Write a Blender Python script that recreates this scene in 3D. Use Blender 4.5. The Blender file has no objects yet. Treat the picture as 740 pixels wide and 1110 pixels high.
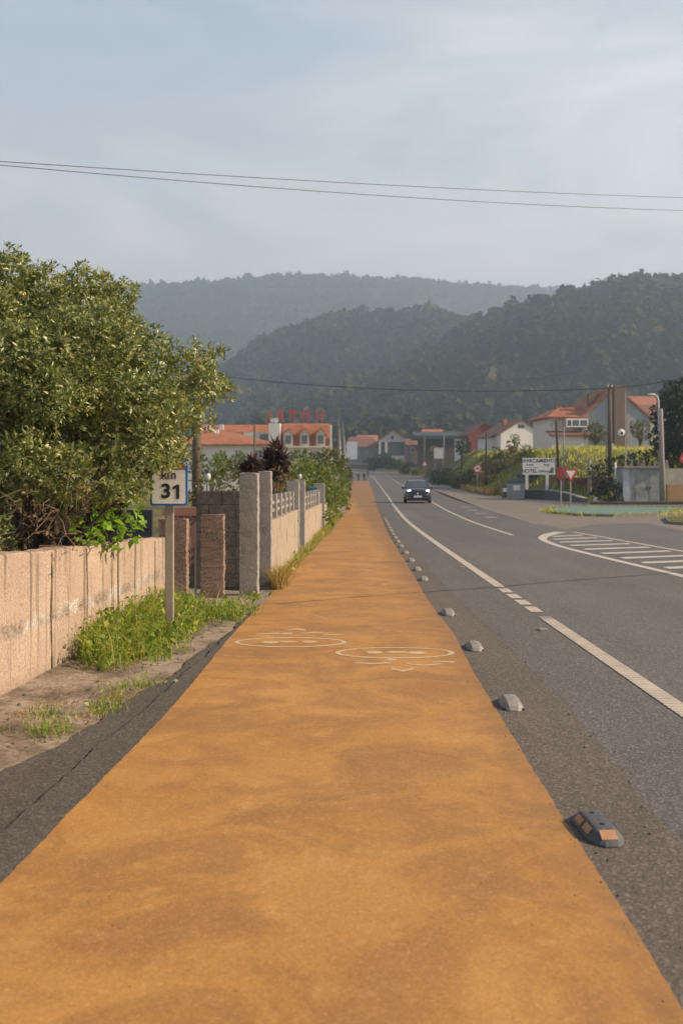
# look
HAZE_D = .00056; SKY_S = .078; SUN_S = 5.0; SUN_C = (1,.79,.56); EXPO = 0.74; HAZE_C = (.61,.79,1.0,1)
CLOUD = .85; VEIL = .5; VEILC = (4.8,6.2,7.1); CLOUDC = (9.9,9.1,8.5); HORC = (9.9,8.8,8.2)
import bpy, math, random
import numpy as np
from mathutils import Vector, Matrix
random.seed(7)
RNG = np.random.default_rng(11)
sc = bpy.context.scene
COL = sc.collection
F, CX, HV, H = 1090.0, 370.0, 520.0, 1.6      # focal length (px of the photo), centre column, horizon row, eye height

# ------------------------------------------------------------------ terrain profile
def zr(Y):
    if Y < 67: return 0.0
    if Y < 300: return 8e-5*(Y-67)**2
    return 8e-5*233**2 + 0.03728*(Y-300)
def interp(x, pts):
    if x <= pts[0][0]: return pts[0][1]
    for (a, b), (c, d) in zip(pts, pts[1:]):
        if x <= c: return b+(d-b)*(x-a)/(c-a)
    return pts[-1][1]
def S(t):
    t = max(0.0, min(1.0, t)); return t*t*(3-2*t)
XRP = [(66,21),(75,17),(86,14.8),(100,14.2),(113,14.4),(150,17),(208,19.5),(252,20.6),(285,17.5),(300,14),(312,8),(322,0),(332,-12),(345,-34)]
def XR(Y): return interp(Y, XRP)
def bank(X, Y):
    w = 8 if Y > 100 else 8
    h = 4.7 + 1.2*S((Y-140)/60)
    return h*S((X-XR(Y)-0.4)/w)*S((Y-68)/36)*(1-S((Y-225)/80))
def terr(X, Y): return zr(Y) + bank(X, Y)
def at(u, v, Y):                                # photo pixel + distance -> point
    return Vector(((u-CX)*Y/F, Y, H-(v-HV)*Y/F))
def gnd(u, v):                                  # photo pixel -> point on the road surface
    lo, hi = 1.0, 330.0
    for _ in range(60):
        m = (lo+hi)/2
        if H-(v-HV)*m/F > zr(m): lo = m
        else: hi = m
    return ((u-CX)*lo/F, lo)

# ------------------------------------------------------------------ tagging
def tag(o, label=None, cat=None, group=None, kind=None):
    if label: o['label'] = label
    if cat: o['category'] = cat
    if group: o['group'] = group
    if kind: o['kind'] = kind
    return o
def thing(name, label, cat, loc=(0,0,0), rz=0, group=None):
    o = bpy.data.objects.new(name, None); COL.objects.link(o)
    o.location = loc; o.rotation_euler = (0,0,rz); o.empty_display_size = .1
    return tag(o, label, cat, group)
def copy_tree(o, parent=None):
    c = o.copy(); COL.objects.link(c)
    if parent: c.parent = parent
    for ch in list(o.children): copy_tree(ch, c)
    return c

# ------------------------------------------------------------------ mesh builder
class MB:
    def __init__(s): s.v = []; s.f = []; s.m = []
    def add(s, vs, fs, m=0):
        b = len(s.v); s.v += [tuple(p) for p in vs]
        for f in fs: s.f.append(tuple(b+i for i in f)); s.m.append(m)
        return s
    def box(s, x0, x1, y0, y1, z0, z1, m=0):
        vs = [(x,y,z) for z in (z0,z1) for y in (y0,y1) for x in (x0,x1)]
        return s.add(vs, [(0,2,3,1),(4,5,7,6),(0,1,5,4),(2,6,7,3),(0,4,6,2),(1,3,7,5)], m)
    def cbox(s, x0, x1, y0, y1, z0, z1, c=.01, m=0):     # box with chamfered vertical and top edges
        def ring(d, z): return [(x0+d+c,y0+d,z),(x1-d-c,y0+d,z),(x1-d,y0+d+c,z),(x1-d,y1-d-c,z),(x1-d-c,y1-d,z),(x0+d+c,y1-d,z),(x0+d,y1-d-c,z),(x0+d,y0+d+c,z)]
        return s.rings([ring(0,z0), ring(0,z1-c), ring(c*.7,z1)], m=m, caps=True)
    def rings(s, rs, m=0, caps=True, closed=True):
        n = len(rs[0]); b = len(s.v)
        for r in rs: s.v += [tuple(p) for p in r]
        for i in range(len(rs)-1):
            for j in range(n if closed else n-1):
                k = (j+1) % n
                s.f.append((b+i*n+j, b+i*n+k, b+(i+1)*n+k, b+(i+1)*n+j)); s.m.append(m)
        if caps:
            s.f.append(tuple(b+j for j in reversed(range(n)))); s.m.append(m)
            s.f.append(tuple(b+(len(rs)-1)*n+j for j in range(n))); s.m.append(m)
        return s
    def tube(s, pts, rad, n=8, m=0, caps=True):
        pts = [Vector(p) for p in pts]
        if not hasattr(rad, '__len__'): rad = [rad]*len(pts)
        rs = []; prev = None
        for i, p in enumerate(pts):
            d = (pts[min(i+1,len(pts)-1)]-pts[max(i-1,0)]).normalized()
            if prev is None:
                a = Vector((0,0,1)) if abs(d.z) < .9 else Vector((1,0,0))
                x = d.cross(a).normalized()
            else:
                x = (prev-d*prev.dot(d)).normalized()
            prev = x; y = d.cross(x)
            rs.append([p+(x*math.cos(2*math.pi*k/n)+y*math.sin(2*math.pi*k/n))*rad[i] for k in range(n)])
        return s.rings(rs, m=m, caps=caps)
    def prism(s, poly, h0, h1, axis='y', m=0):           # polygon in the plane across `axis`, pulled along it
        def p(a, b, h): return (a,h,b) if axis == 'y' else ((h,a,b) if axis == 'x' else (a,b,h))
        return s.rings([[p(a,b,h0) for a,b in poly],[p(a,b,h1) for a,b in poly]], m=m)
    def lathe(s, prof, n=16, c=(0,0,0), m=0, axis='z'):
        rs = []
        for r, z in prof:
            q = []
            for k in range(n):
                a = 2*math.pi*k/n
                w = (r*math.cos(a), r*math.sin(a), z) if axis == 'z' else ((z, r*math.cos(a), r*math.sin(a)) if axis == 'x' else (r*math.cos(a), z, r*math.sin(a)))
                q.append((w[0]+c[0], w[1]+c[1], w[2]+c[2]))
            rs.append(q)
        return s.rings(rs, m=m)
    def build(s, name, mat, parent=None, smooth=False, label=None, fix=True):
        me = bpy.data.meshes.new(name); me.from_pydata(s.v, [], s.f)
        for k in (mat if isinstance(mat, (list,tuple)) else [mat]): me.materials.append(k)
        if any(s.m): me.polygons.foreach_set('material_index', s.m)
        if fix:
            import bmesh
            bm = bmesh.new(); bm.from_mesh(me); bmesh.ops.recalc_face_normals(bm, faces=bm.faces); bm.to_mesh(me); bm.free()
        if smooth: me.polygons.foreach_set('use_smooth', [True]*len(me.polygons))
        me.update()
        o = bpy.data.objects.new(name, me); COL.objects.link(o)
        if parent: o.parent = parent
        if label: o['label'] = label
        return o
def npmesh(name, V, Fq, mat, parent=None, rnd=None, smooth=False):
    """quads from numpy arrays, with an optional per-face random value"""
    me = bpy.data.meshes.new(name)
    n = len(Fq); k = Fq.shape[1]
    me.vertices.add(len(V)); me.vertices.foreach_set('co', np.ascontiguousarray(V, dtype=np.float32).ravel())
    me.loops.add(n*k); me.loops.foreach_set('vertex_index', np.ascontiguousarray(Fq, dtype=np.int32).ravel())
    me.polygons.add(n); me.polygons.foreach_set('loop_start', np.arange(0, n*k, k, dtype=np.int32))
    me.materials.append(mat)
    if smooth: me.polygons.foreach_set('use_smooth', np.ones(n, dtype=bool))
    me.update(calc_edges=True); me.validate()
    if rnd is not None:
        a = me.attributes.new('rnd', 'FLOAT', 'FACE'); a.data.foreach_set('value', np.ascontiguousarray(rnd, dtype=np.float32))
    o = bpy.data.objects.new(name, me); COL.objects.link(o)
    if parent: o.parent = parent
    return o

# ------------------------------------------------------------------ materials
def newmat(name):
    m = bpy.data.materials.new(name); m.use_nodes = True
    nt = m.node_tree; nt.nodes.clear()
    out = nt.nodes.new('ShaderNodeOutputMaterial'); b = nt.nodes.new('ShaderNodeBsdfPrincipled')
    nt.links.new(b.outputs[0], out.inputs[0])
    return m, nt, b, out
def node(nt, t, **kw):
    n = nt.nodes.new(t)
    for k, v in kw.items(): setattr(n, k, v)
    return n
def setin(n, **kw):
    for k, v in kw.items(): n.inputs[k.replace('_',' ')].default_value = v
def noise(nt, vec, scale, detail=4, rough=.55, dist=0.0):
    n = node(nt, 'ShaderNodeTexNoise'); setin(n, Scale=scale, Detail=detail, Roughness=rough, Distortion=dist)
    if vec is not None: nt.links.new(vec, n.inputs['Vector'])
    return n.outputs['Fac']
def ramp(nt, fac, stops, interp='LINEAR'):
    r = node(nt, 'ShaderNodeValToRGB'); r.color_ramp.interpolation = interp
    e = r.color_ramp.elements
    while len(e) < len(stops): e.new(.5)
    for i, (p, c) in enumerate(stops):
        e[i].position = p; e[i].color = (c, c, c, 1) if not hasattr(c, '__len__') else (*c[:3], 1)
    nt.links.new(fac, r.inputs[0]); return r.outputs[0]
def mix(nt, fac, a, b, mode='MIX'):
    n = node(nt, 'ShaderNodeMix', data_type='RGBA', blend_type=mode)
    for i, x in ((0, fac), (6, a), (7, b)):
        if isinstance(x, (int, float)): n.inputs[i].default_value = x
        elif isinstance(x, (tuple, list)): n.inputs[i].default_value = (*x[:3], 1)
        else: nt.links.new(x, n.inputs[i])
    return n.outputs[2]
def mapping(nt, scale=(1,1,1), src='Object', rot=(0,0,0)):
    t = node(nt, 'ShaderNodeTexCoord'); mp = node(nt, 'ShaderNodeMapping')
    mp.inputs['Scale'].default_value = scale; mp.inputs['Rotation'].default_value = rot
    nt.links.new(t.outputs[src], mp.inputs['Vector']); return mp.outputs[0]
def bump(nt, b, height, strength=.3, dist=.01):
    n = node(nt, 'ShaderNodeBump'); setin(n, Strength=strength, Distance=dist)
    nt.links.new(height, n.inputs['Height']); nt.links.new(n.outputs[0], b.inputs['Normal'])
_cache = {}
def M(name, col, rough=.7, var=.18, scale=6.0, bumps=0.0, bscale=40.0, metal=0.0, dirt=0.25, spec=.4):
    """a plain material with blotches, fine grain and streaks of dirt"""
    if name in _cache: return _cache[name]
    m, nt, b, out = newmat(name)
    vec = mapping(nt)
    n1 = noise(nt, vec, scale, 5); n2 = noise(nt, vec, scale*9, 3)
    dk = tuple(c*(1-var) for c in col); lt = tuple(min(1, c*(1+var)) for c in col)
    c = mix(nt, ramp(nt, n1, [(.3,0),(.7,1)]), dk, lt)
    c = mix(nt, ramp(nt, n2, [(.35,0),(.65,1)]), c, mix(nt, .5, c, tuple(x*.75 for x in col)))
    if dirt:
        v2 = mapping(nt, (1.5,1.5,.35))
        c = mix(nt, ramp(nt, noise(nt, v2, scale*.6, 6, .7), [(.5,0),(.8,dirt)]), c, tuple(x*.35 for x in col))
    nt.links.new(c, b.inputs['Base Color'])
    setin(b, Roughness=rough, Metallic=metal); b.inputs['Specular IOR Level'].default_value = spec
    if bumps: bump(nt, b, noise(nt, vec, bscale, 5, .6), bumps, .02)
    _cache[name] = m; return m
def leafmat(name, stops, rough=.45, trans=.35, spec=.4):
    if name in _cache: return _cache[name]
    m, nt, b, out = newmat(name)
    a = node(nt, 'ShaderNodeAttribute', attribute_name='rnd')
    c = ramp(nt, a.outputs['Fac'], stops)
    nt.links.new(c, b.inputs['Base Color']); setin(b, Roughness=rough); b.inputs['Specular IOR Level'].default_value = spec
    t = node(nt, 'ShaderNodeBsdfTranslucent')
    nt.links.new(mix(nt, 1.0, c, (1.5,1.45,.7), 'MULTIPLY'), t.inputs['Color'])
    mx = node(nt, 'ShaderNodeMixShader'); mx.inputs[0].default_value = trans
    nt.links.new(b.outputs[0], mx.inputs[1]); nt.links.new(t.outputs[0], mx.inputs[2]); nt.links.new(mx.outputs[0], out.inputs[0])
    _cache[name] = m; return m

def path_mat():
    m, nt, b, out = newmat('ochre_path_coating')
    vec = mapping(nt, (1,1,1)); st = mapping(nt, (1,1.15,1))
    base = mix(nt, ramp(nt, noise(nt, vec, .9, 6, .6), [(.3,0),(.72,1)]), (.375,.178,.038), (.475,.248,.070))
    s1 = ramp(nt, noise(nt, st, 1.25, 9, .66, .9), [(.45,0),(.55,.50),(.72,.95)])
    base = mix(nt, s1, base, (.225,.112,.037))
    s0 = ramp(nt, noise(nt, mapping(nt, (.5,.35,1)), 1.0, 6, .6, .8), [(.47,0),(.72,.40)])
    base = mix(nt, s0, base, (.27,.125,.036))
    s2 = ramp(nt, noise(nt, mapping(nt, (2.0,.35,1)), 1.3, 6, .65, .5), [(.54,0),(.8,.45)])
    base = mix(nt, s2, base, (.22,.105,.036))
    s4 = ramp(nt, noise(nt, mapping(nt, (1.3,.9,1), rot=(0,0,.35)), 2.6, 7, .7, 1.4), [(.54,0),(.64,.35),(.8,.5)])
    base = mix(nt, s4, base, (.27,.13,.045))
    s3 = ramp(nt, noise(nt, vec, 5, 6, .7), [(.56,0),(.74,.4)])
    base = mix(nt, s3, base, (.62,.36,.15))
    grit = noise(nt, vec, 260, 2, .7)
    base = mix(nt, ramp(nt, grit, [(.3,.6),(.5,0)]), base, (.15,.07,.025))
    vo = node(nt, 'ShaderNodeTexVoronoi'); setin(vo, Scale=11.0, Randomness=1.0); nt.links.new(vec, vo.inputs['Vector'])
    base = mix(nt, ramp(nt, noise(nt, vec, 70, 4, .8), [(.36,.38),(.48,0)]), base, (.22,.10,.03))
    base = mix(nt, ramp(nt, noise(nt, vec, 34, 5, .8), [(.58,0),(.72,.35)]), base, (.60,.36,.16))
    for sc_, st_ in ((55, .10), (130, .20)):
        vg = node(nt, 'ShaderNodeTexVoronoi'); setin(vg, Scale=sc_); nt.links.new(vec, vg.inputs['Vector'])
        sp = node(nt, 'ShaderNodeSeparateColor'); nt.links.new(vg.outputs['Color'], sp.inputs[0])
        base = mix(nt, ramp(nt, sp.outputs[0], [(.0,st_),(.35,0)]), base, (.17,.075,.022))
        base = mix(nt, ramp(nt, sp.outputs[1], [(.75,0),(1,st_)]), base, (.66,.40,.17))
    spots = mix(nt, 1.0, ramp(nt, vo.outputs['Distance'], [(.03,1),(.09,0)]), ramp(nt, noise(nt, vec, 3.1, 2), [(.55,0),(.62,1)]), 'MULTIPLY')
    base = mix(nt, spots, base, (.14,.06,.025))
    sx = node(nt, 'ShaderNodeSeparateXYZ'); nt.links.new(vec, sx.inputs[0])      # road dirt tracked in along the kerb side
    ad = node(nt, 'ShaderNodeMath', operation='MULTIPLY_ADD'); nt.links.new(noise(nt, vec, 3.0, 8, .75), ad.inputs[0]); ad.inputs[1].default_value = .9; nt.links.new(sx.outputs['X'], ad.inputs[2])
    hf = node(nt, 'ShaderNodeMath', operation='MULTIPLY'); nt.links.new(ad.outputs[0], hf.inputs[0]); hf.inputs[1].default_value = .5
    base = mix(nt, ramp(nt, hf.outputs[0], [(.62,0),(.78,.55),(.9,.6)]), base, (.19,.10,.045))
    nt.links.new(base, b.inputs['Base Color']); setin(b, Roughness=.72); b.inputs['Specular IOR Level'].default_value = .3
    bump(nt, b, grit, .22, .004); return m
def asphalt_mat(name, lo, hi, grain=.5):
    m, nt, b, out = newmat(name)
    vec = mapping(nt); st = mapping(nt, (1.3,.10,1))
    c = mix(nt, ramp(nt, noise(nt, st, 1.3, 5, .6), [(.3,0),(.7,1)]), lo, hi)
    c = mix(nt, ramp(nt, noise(nt, vec, .35, 6, .65), [(.42,0),(.75,.6)]), c, tuple(x*.62 for x in lo))
    sx = node(nt, 'ShaderNodeSeparateXYZ'); nt.links.new(vec, sx.inputs[0])
    if grain > .55:      # tyre-polished bands along the lane and old patch repairs
        ad = node(nt, 'ShaderNodeMath', operation='MULTIPLY_ADD'); nt.links.new(noise(nt, mapping(nt, (.3,.12,1)), 1.0, 4), ad.inputs[0]); ad.inputs[1].default_value = 1.4; nt.links.new(sx.outputs['X'], ad.inputs[2])
        dv = node(nt, 'ShaderNodeMath', operation='DIVIDE'); nt.links.new(ad.outputs[0], dv.inputs[0]); dv.inputs[1].default_value = 10.0
        c = mix(nt, ramp(nt, dv.outputs[0], [(.20,0),(.27,.55),(.33,.10),(.40,0),(.46,.40),(.52,.05),(.62,.35),(.7,0)]), c, tuple(x*.62 for x in lo))
        vo = node(nt, 'ShaderNodeTexVoronoi'); setin(vo, Scale=.22); nt.links.new(mapping(nt, (1,.45,1), rot=(0,0,.5)), vo.inputs['Vector'])
        c = mix(nt, ramp(nt, vo.outputs['Color'], [(.25,.28),(.4,0)]), c, tuple(x*.55 for x in lo))
    for sc_, st_ in ((75, .55), (140, .5)):      # stones of the worn aggregate
        vg = node(nt, 'ShaderNodeTexVoronoi'); setin(vg, Scale=sc_); nt.links.new(vec, vg.inputs['Vector'])
        sp = node(nt, 'ShaderNodeSeparateColor'); nt.links.new(vg.outputs['Color'], sp.inputs[0])
        c = mix(nt, ramp(nt, sp.outputs[0], [(.0,st_),(.38,0)]), c, tuple(x*.35 for x in lo))
        c = mix(nt, ramp(nt, sp.outputs[1], [(.72,0),(1,st_)]), c, tuple(min(1,x*2.3) for x in hi))
    c = mix(nt, ramp(nt, noise(nt, vec, 42, 4, .8), [(.34,.5),(.5,0)]), c, tuple(x*.55 for x in lo))
    c = mix(nt, ramp(nt, noise(nt, vec, 60, 3, .8), [(.60,0),(.70,.45)]), c, tuple(min(1,x*1.7) for x in hi))
    g = noise(nt, vec, 150, 3, .75)
    c = mix(nt, ramp(nt, g, [(.32,grain),(.5,0)]), c, (.022,.02,.019))
    c = mix(nt, ramp(nt, g, [(.56,0),(.72,grain)]), c, tuple(min(1,x*1.9) for x in hi))
    nt.links.new(c, b.inputs['Base Color']); setin(b, Roughness=.82); b.inputs['Specular IOR Level'].default_value = .3
    bump(nt, b, g, .5, .008); return m
def paint_mat(name, col, worn=(.12,.105,.095), wear=.5, scale=18):
    m, nt, b, out = newmat(name)
    vec = mapping(nt)
    w = ramp(nt, noise(nt, vec, scale, 8, .75), [(.62-.2*wear,0),(.70,wear)])
    c = mix(nt, ramp(nt, noise(nt, vec, 2.5, 4), [(.3,0),(.7,1)]), col, tuple(x*.82 for x in col))
    c = mix(nt, w, c, worn)
    nt.links.new(c, b.inputs['Base Color']); setin(b, Roughness=.7); return m
def wall_mat():
    m, nt, b, out = newmat('weathered_concrete_wall')
    vec = mapping(nt)
    c = mix(nt, ramp(nt, noise(nt, vec, 1.6, 6, .6), [(.3,0),(.7,1)]), (.325,.25,.188), (.43,.34,.262))
    c = mix(nt, ramp(nt, noise(nt, vec, 55, 4, .7), [(.38,.75),(.54,0)]), c, (.20,.125,.085))
    c = mix(nt, ramp(nt, noise(nt, vec, 120, 3, .8), [(.56,0),(.68,.5)]), c, (.66,.52,.40))
    c = mix(nt, ramp(nt, noise(nt, vec, 9, 8, .8), [(.55,0),(.68,.5)]), c, (.24,.155,.11))
    sep = node(nt, 'ShaderNodeSeparateXYZ'); t = node(nt, 'ShaderNodeTexCoord'); nt.links.new(t.outputs['Object'], sep.inputs[0])
    # old mortar joint half way up, patched with lighter cement
    ad = node(nt, 'ShaderNodeMath', operation='MULTIPLY_ADD'); nt.links.new(noise(nt, mapping(nt, (1,3,1)), 3.2, 9, .75), ad.inputs[0]); ad.inputs[1].default_value = .22
    nt.links.new(sep.outputs['Z'], ad.inputs[2])
    jn = ramp(nt, ad.outputs[0], [(.50,0),(.54,1),(.60,1),(.65,0)])
    br = ramp(nt, noise(nt, vec, 26, 10, .85), [(.43,0),(.50,1)])
    vo = node(nt, 'ShaderNodeTexVoronoi'); setin(vo, Scale=30.0); nt.links.new(mapping(nt, (1,1,1.6)), vo.inputs['Vector'])
    br = mix(nt, 1.0, br, ramp(nt, vo.outputs['Distance'], [(.38,1),(.60,.25)]), 'MULTIPLY')
    jm = mix(nt, 1.0, jn, br, 'MULTIPLY')
    c = mix(nt, jm, c, mix(nt, ramp(nt, noise(nt, vec, 2.3, 3), [(.45,0),(.6,1)]), (.15,.12,.105), (.58,.54,.50)))
    # rust and rain streaks running down
    sv = mapping(nt, (1,2.6,.10))
    c = mix(nt, ramp(nt, noise(nt, sv, 3.2, 5, .6), [(.55,0),(.66,.85)]), c, (.12,.085,.062))
    c = mix(nt, ramp(nt, noise(nt, mapping(nt, (1,1.2,.3)), 5.0, 6, .7), [(.62,0),(.72,.7)]), c, (.20,.13,.095))
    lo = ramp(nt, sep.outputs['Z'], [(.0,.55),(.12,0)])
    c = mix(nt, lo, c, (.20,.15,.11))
    nt.links.new(c, b.inputs['Base Color']); setin(b, Roughness=.9); b.inputs['Specular IOR Level'].default_value = .2
    h = mix(nt, .4, noise(nt, vec, 38, 6, .7), jm)
    bump(nt, b, h, .55, .02); return m
def granite_mat(name, a, bb, sc_=60):
    m, nt, b, out = newmat(name)
    vec = mapping(nt)
    c = mix(nt, ramp(nt, noise(nt, vec, sc_, 3, .8), [(.4,0),(.6,1)]), a, bb)
    c = mix(nt, ramp(nt, noise(nt, vec, 4, 6, .65), [(.48,0),(.75,.6)]), c, tuple(x*.5 for x in a))
    nt.links.new(c, b.inputs['Base Color']); setin(b, Roughness=.9); b.inputs['Specular IOR Level'].default_value = .25
    bump(nt, b, noise(nt, vec, 24, 8, .8), 1.0, .03); return m
def tile_mat(name, a, bb):
    m, nt, b, out = newmat(name)
    vec = mapping(nt)
    w = node(nt, 'ShaderNodeTexWave', bands_direction='X'); setin(w, Scale=1.6, Distortion=.4, Detail=2.0); nt.links.new(vec, w.inputs['Vector'])
    c = mix(nt, ramp(nt, noise(nt, vec, 2.2, 6, .7), [(.3,0),(.7,1)]), a, bb)
    c = mix(nt, ramp(nt, w.outputs['Fac'], [(.0,.45),(.45,0)]), c, tuple(x*.45 for x in a))
    c = mix(nt, ramp(nt, noise(nt, vec, .5, 5, .7), [(.45,0),(.7,.7)]), c, tuple(x*.5 for x in a))
    nt.links.new(c, b.inputs['Base Color']); setin(b, Roughness=.85)
    bump(nt, b, w.outputs['Fac'], .6, .05); return m
def ground_mat(name, cols, scale=.5):
    m, nt, b, out = newmat(name)
    vec = mapping(nt)
    c = ramp(nt, noise(nt, vec, scale, 8, .68, .3), [(.3,cols[0]),(.46,cols[1]),(.56,cols[2]),(.72,cols[3])])
    c = mix(nt, ramp(nt, noise(nt, vec, scale*14, 6, .75), [(.35,.6),(.6,0)]), c, tuple(x*.4 for x in cols[0]))
    nt.links.new(c, b.inputs['Base Color']); setin(b, Roughness=.95); b.inputs['Specular IOR Level'].default_value = .15
    bump(nt, b, noise(nt, vec, scale*40, 6, .75), .7, .04); return m
def glass_mat():
    m, nt, b, out = newmat('window_glass')
    vec = mapping(nt)
    c = mix(nt, noise(nt, vec, 1.3, 2), (.035,.045,.055), (.09,.10,.11))
    nt.links.new(c, b.inputs['Base Color']); setin(b, Roughness=.08); b.inputs['Specular IOR Level'].default_value = .6
    return m
def emit_mat(name, col, s):
    m, nt, b, out = newmat(name)
    b.inputs['Base Color'].default_value = (.8,.8,.8,1)
    b.inputs['Emission Color'].default_value = (*col,1); b.inputs['Emission Strength'].default_value = s
    setin(b, Roughness=.15); return m

PATH = path_mat()
ROAD = asphalt_mat('worn_asphalt', (.096,.088,.083), (.143,.132,.124), .6)
STRIP = asphalt_mat('old_gutter_asphalt', (.090,.074,.062), (.128,.106,.088), .5)
SHOULDER = asphalt_mat('coarse_dark_asphalt', (.062,.052,.045), (.10,.086,.075), .54)
WHITE_P = paint_mat('worn_white_road_paint', (.50,.45,.39), wear=.6)
FAINT_P = paint_mat('nearly_worn_off_paint', (.24,.215,.19), wear=.6)
EDGE_P = paint_mat('dusty_edge_line_paint', (.46,.395,.325), wear=.55, scale=9)
SYM_P = paint_mat('faded_white_symbol_paint', (.56,.45,.30), worn=(.42,.21,.06), wear=1.0, scale=8)
WALLM = wall_mat()
GRAN = granite_mat('grey_granite', (.25,.225,.205), (.40,.37,.34))
REDST = granite_mat('reddish_rough_stone', (.20,.130,.098), (.33,.235,.185), 45)
BLOCK = granite_mat('beige_concrete_block', (.33,.26,.19), (.43,.355,.27), 30)
DARKBLOCK = granite_mat('dark_grey_block', (.085,.072,.062), (.13,.112,.098), 12)
TILE = tile_mat('orange_roof_tile', (.33,.11,.05), (.50,.195,.095))
TILE_B = tile_mat('brown_roof_tile', (.19,.08,.055), (.28,.125,.085))
GLASS = glass_mat()
BARK = granite_mat('rough_bark', (.07,.05,.036), (.15,.115,.085), 22)
STEEL = M('galvanised_steel', (.36,.34,.31), .5, metal=.3)
GREYPOLE = M('grey_painted_pole', (.22,.22,.22), .6)
WOODPOLE = M('weathered_wood_pole', (.12,.088,.065), .9, bumps=.5, bscale=12)
CONCPOLE = M('concrete_pole', (.27,.25,.225), .9, bumps=.4)
WHITEW = M('white_render', (.66,.63,.58), .9, var=.06, scale=.6, dirt=.2)
CREAMW = M('cream_render', (.62,.54,.42), .9, var=.07, scale=.6, dirt=.2)
GREYW = M('grey_render', (.30,.32,.34), .9, var=.1, scale=.5, dirt=.35)
REDW = M('dark_red_boards', (.20,.045,.04), .8, var=.15, scale=2)
BROWNW = M('brown_stone_cladding', (.17,.12,.09), .9, var=.3, scale=5, bumps=.6, bscale=9)
WHITEP = M('white_paint', (.72,.71,.68), .5, var=.05)
DARKM = M('dark_metal', (.035,.035,.038), .5)
RUBBER = M('black_rubber', (.022,.022,.024), .75, bumps=.3)
RED = M('sign_red', (.50,.035,.03), .4, var=.06, dirt=.1)
BLUE = M('sign_blue', (.025,.14,.42), .35, var=.05, dirt=.1)
SIGNW = M('sign_white', (.76,.74,.70), .4, var=.04, dirt=.08)
BLACK = M('sign_black', (.02,.02,.022), .5)

def text_obj(name, body, size, mat, parent, loc, rot=(math.pi/2,0,0), ext=.004, bold=0.0, sx=1.0):
    cu = bpy.data.curves.new(name, 'FONT'); cu.body = body; cu.size = size; cu.extrude = ext; cu.offset = bold
    cu.align_x = 'CENTER'; cu.align_y = 'CENTER'; cu.resolution_u = 4
    tmp = bpy.data.objects.new(name+'_tmp', cu); COL.objects.link(tmp)
    dg = bpy.context.evaluated_depsgraph_get(); dg.update()
    me = bpy.data.meshes.new_from_object(tmp.evaluated_get(dg)); me.name = name
    bpy.data.objects.remove(tmp); bpy.data.curves.remove(cu)
    me.materials.clear(); me.materials.append(mat)
    o = bpy.data.objects.new(name, me); COL.objects.link(o); o.parent = parent
    o.location = loc; o.rotation_euler = rot; o.scale = (sx,1,1)
    return o

# ------------------------------------------------------------------ foliage
def leaf_quads(P, A, N, L, W, fold=.25, segs=1):
    """leaves at P along unit A, face normal N, length L, width W -> verts, quads"""
    n = len(P); B = np.cross(A, N); L = L[:,None]; W = W[:,None]
    if segs == 1:
        V = np.stack([P, P+A*L*.5+B*W*.5+N*W*fold, P+A*L, P+A*L*.5-B*W*.5+N*W*fold], 1).reshape(-1,3)
        q = np.arange(4*n).reshape(-1,4); return V, q, 1
    tip = P+A*L-N*L*.16
    V = np.stack([P, P+A*L*.42+B*W*.5+N*W*fold, tip, P+A*L*.42-B*W*.5+N*W*fold, P+A*L*.5], 1).reshape(-1,3)
    i = (np.arange(n)*5)[:,None]
    q = np.concatenate([i+np.array([[0,1,2,4]]), i+np.array([[0,4,2,3]])], 1).reshape(-1,4)
    return V, q, 2
def unit(v): return v/np.maximum(np.linalg.norm(v, axis=-1, keepdims=True), 1e-9)
def rand_dirs(n): return unit(RNG.normal(size=(n,3)))
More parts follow.
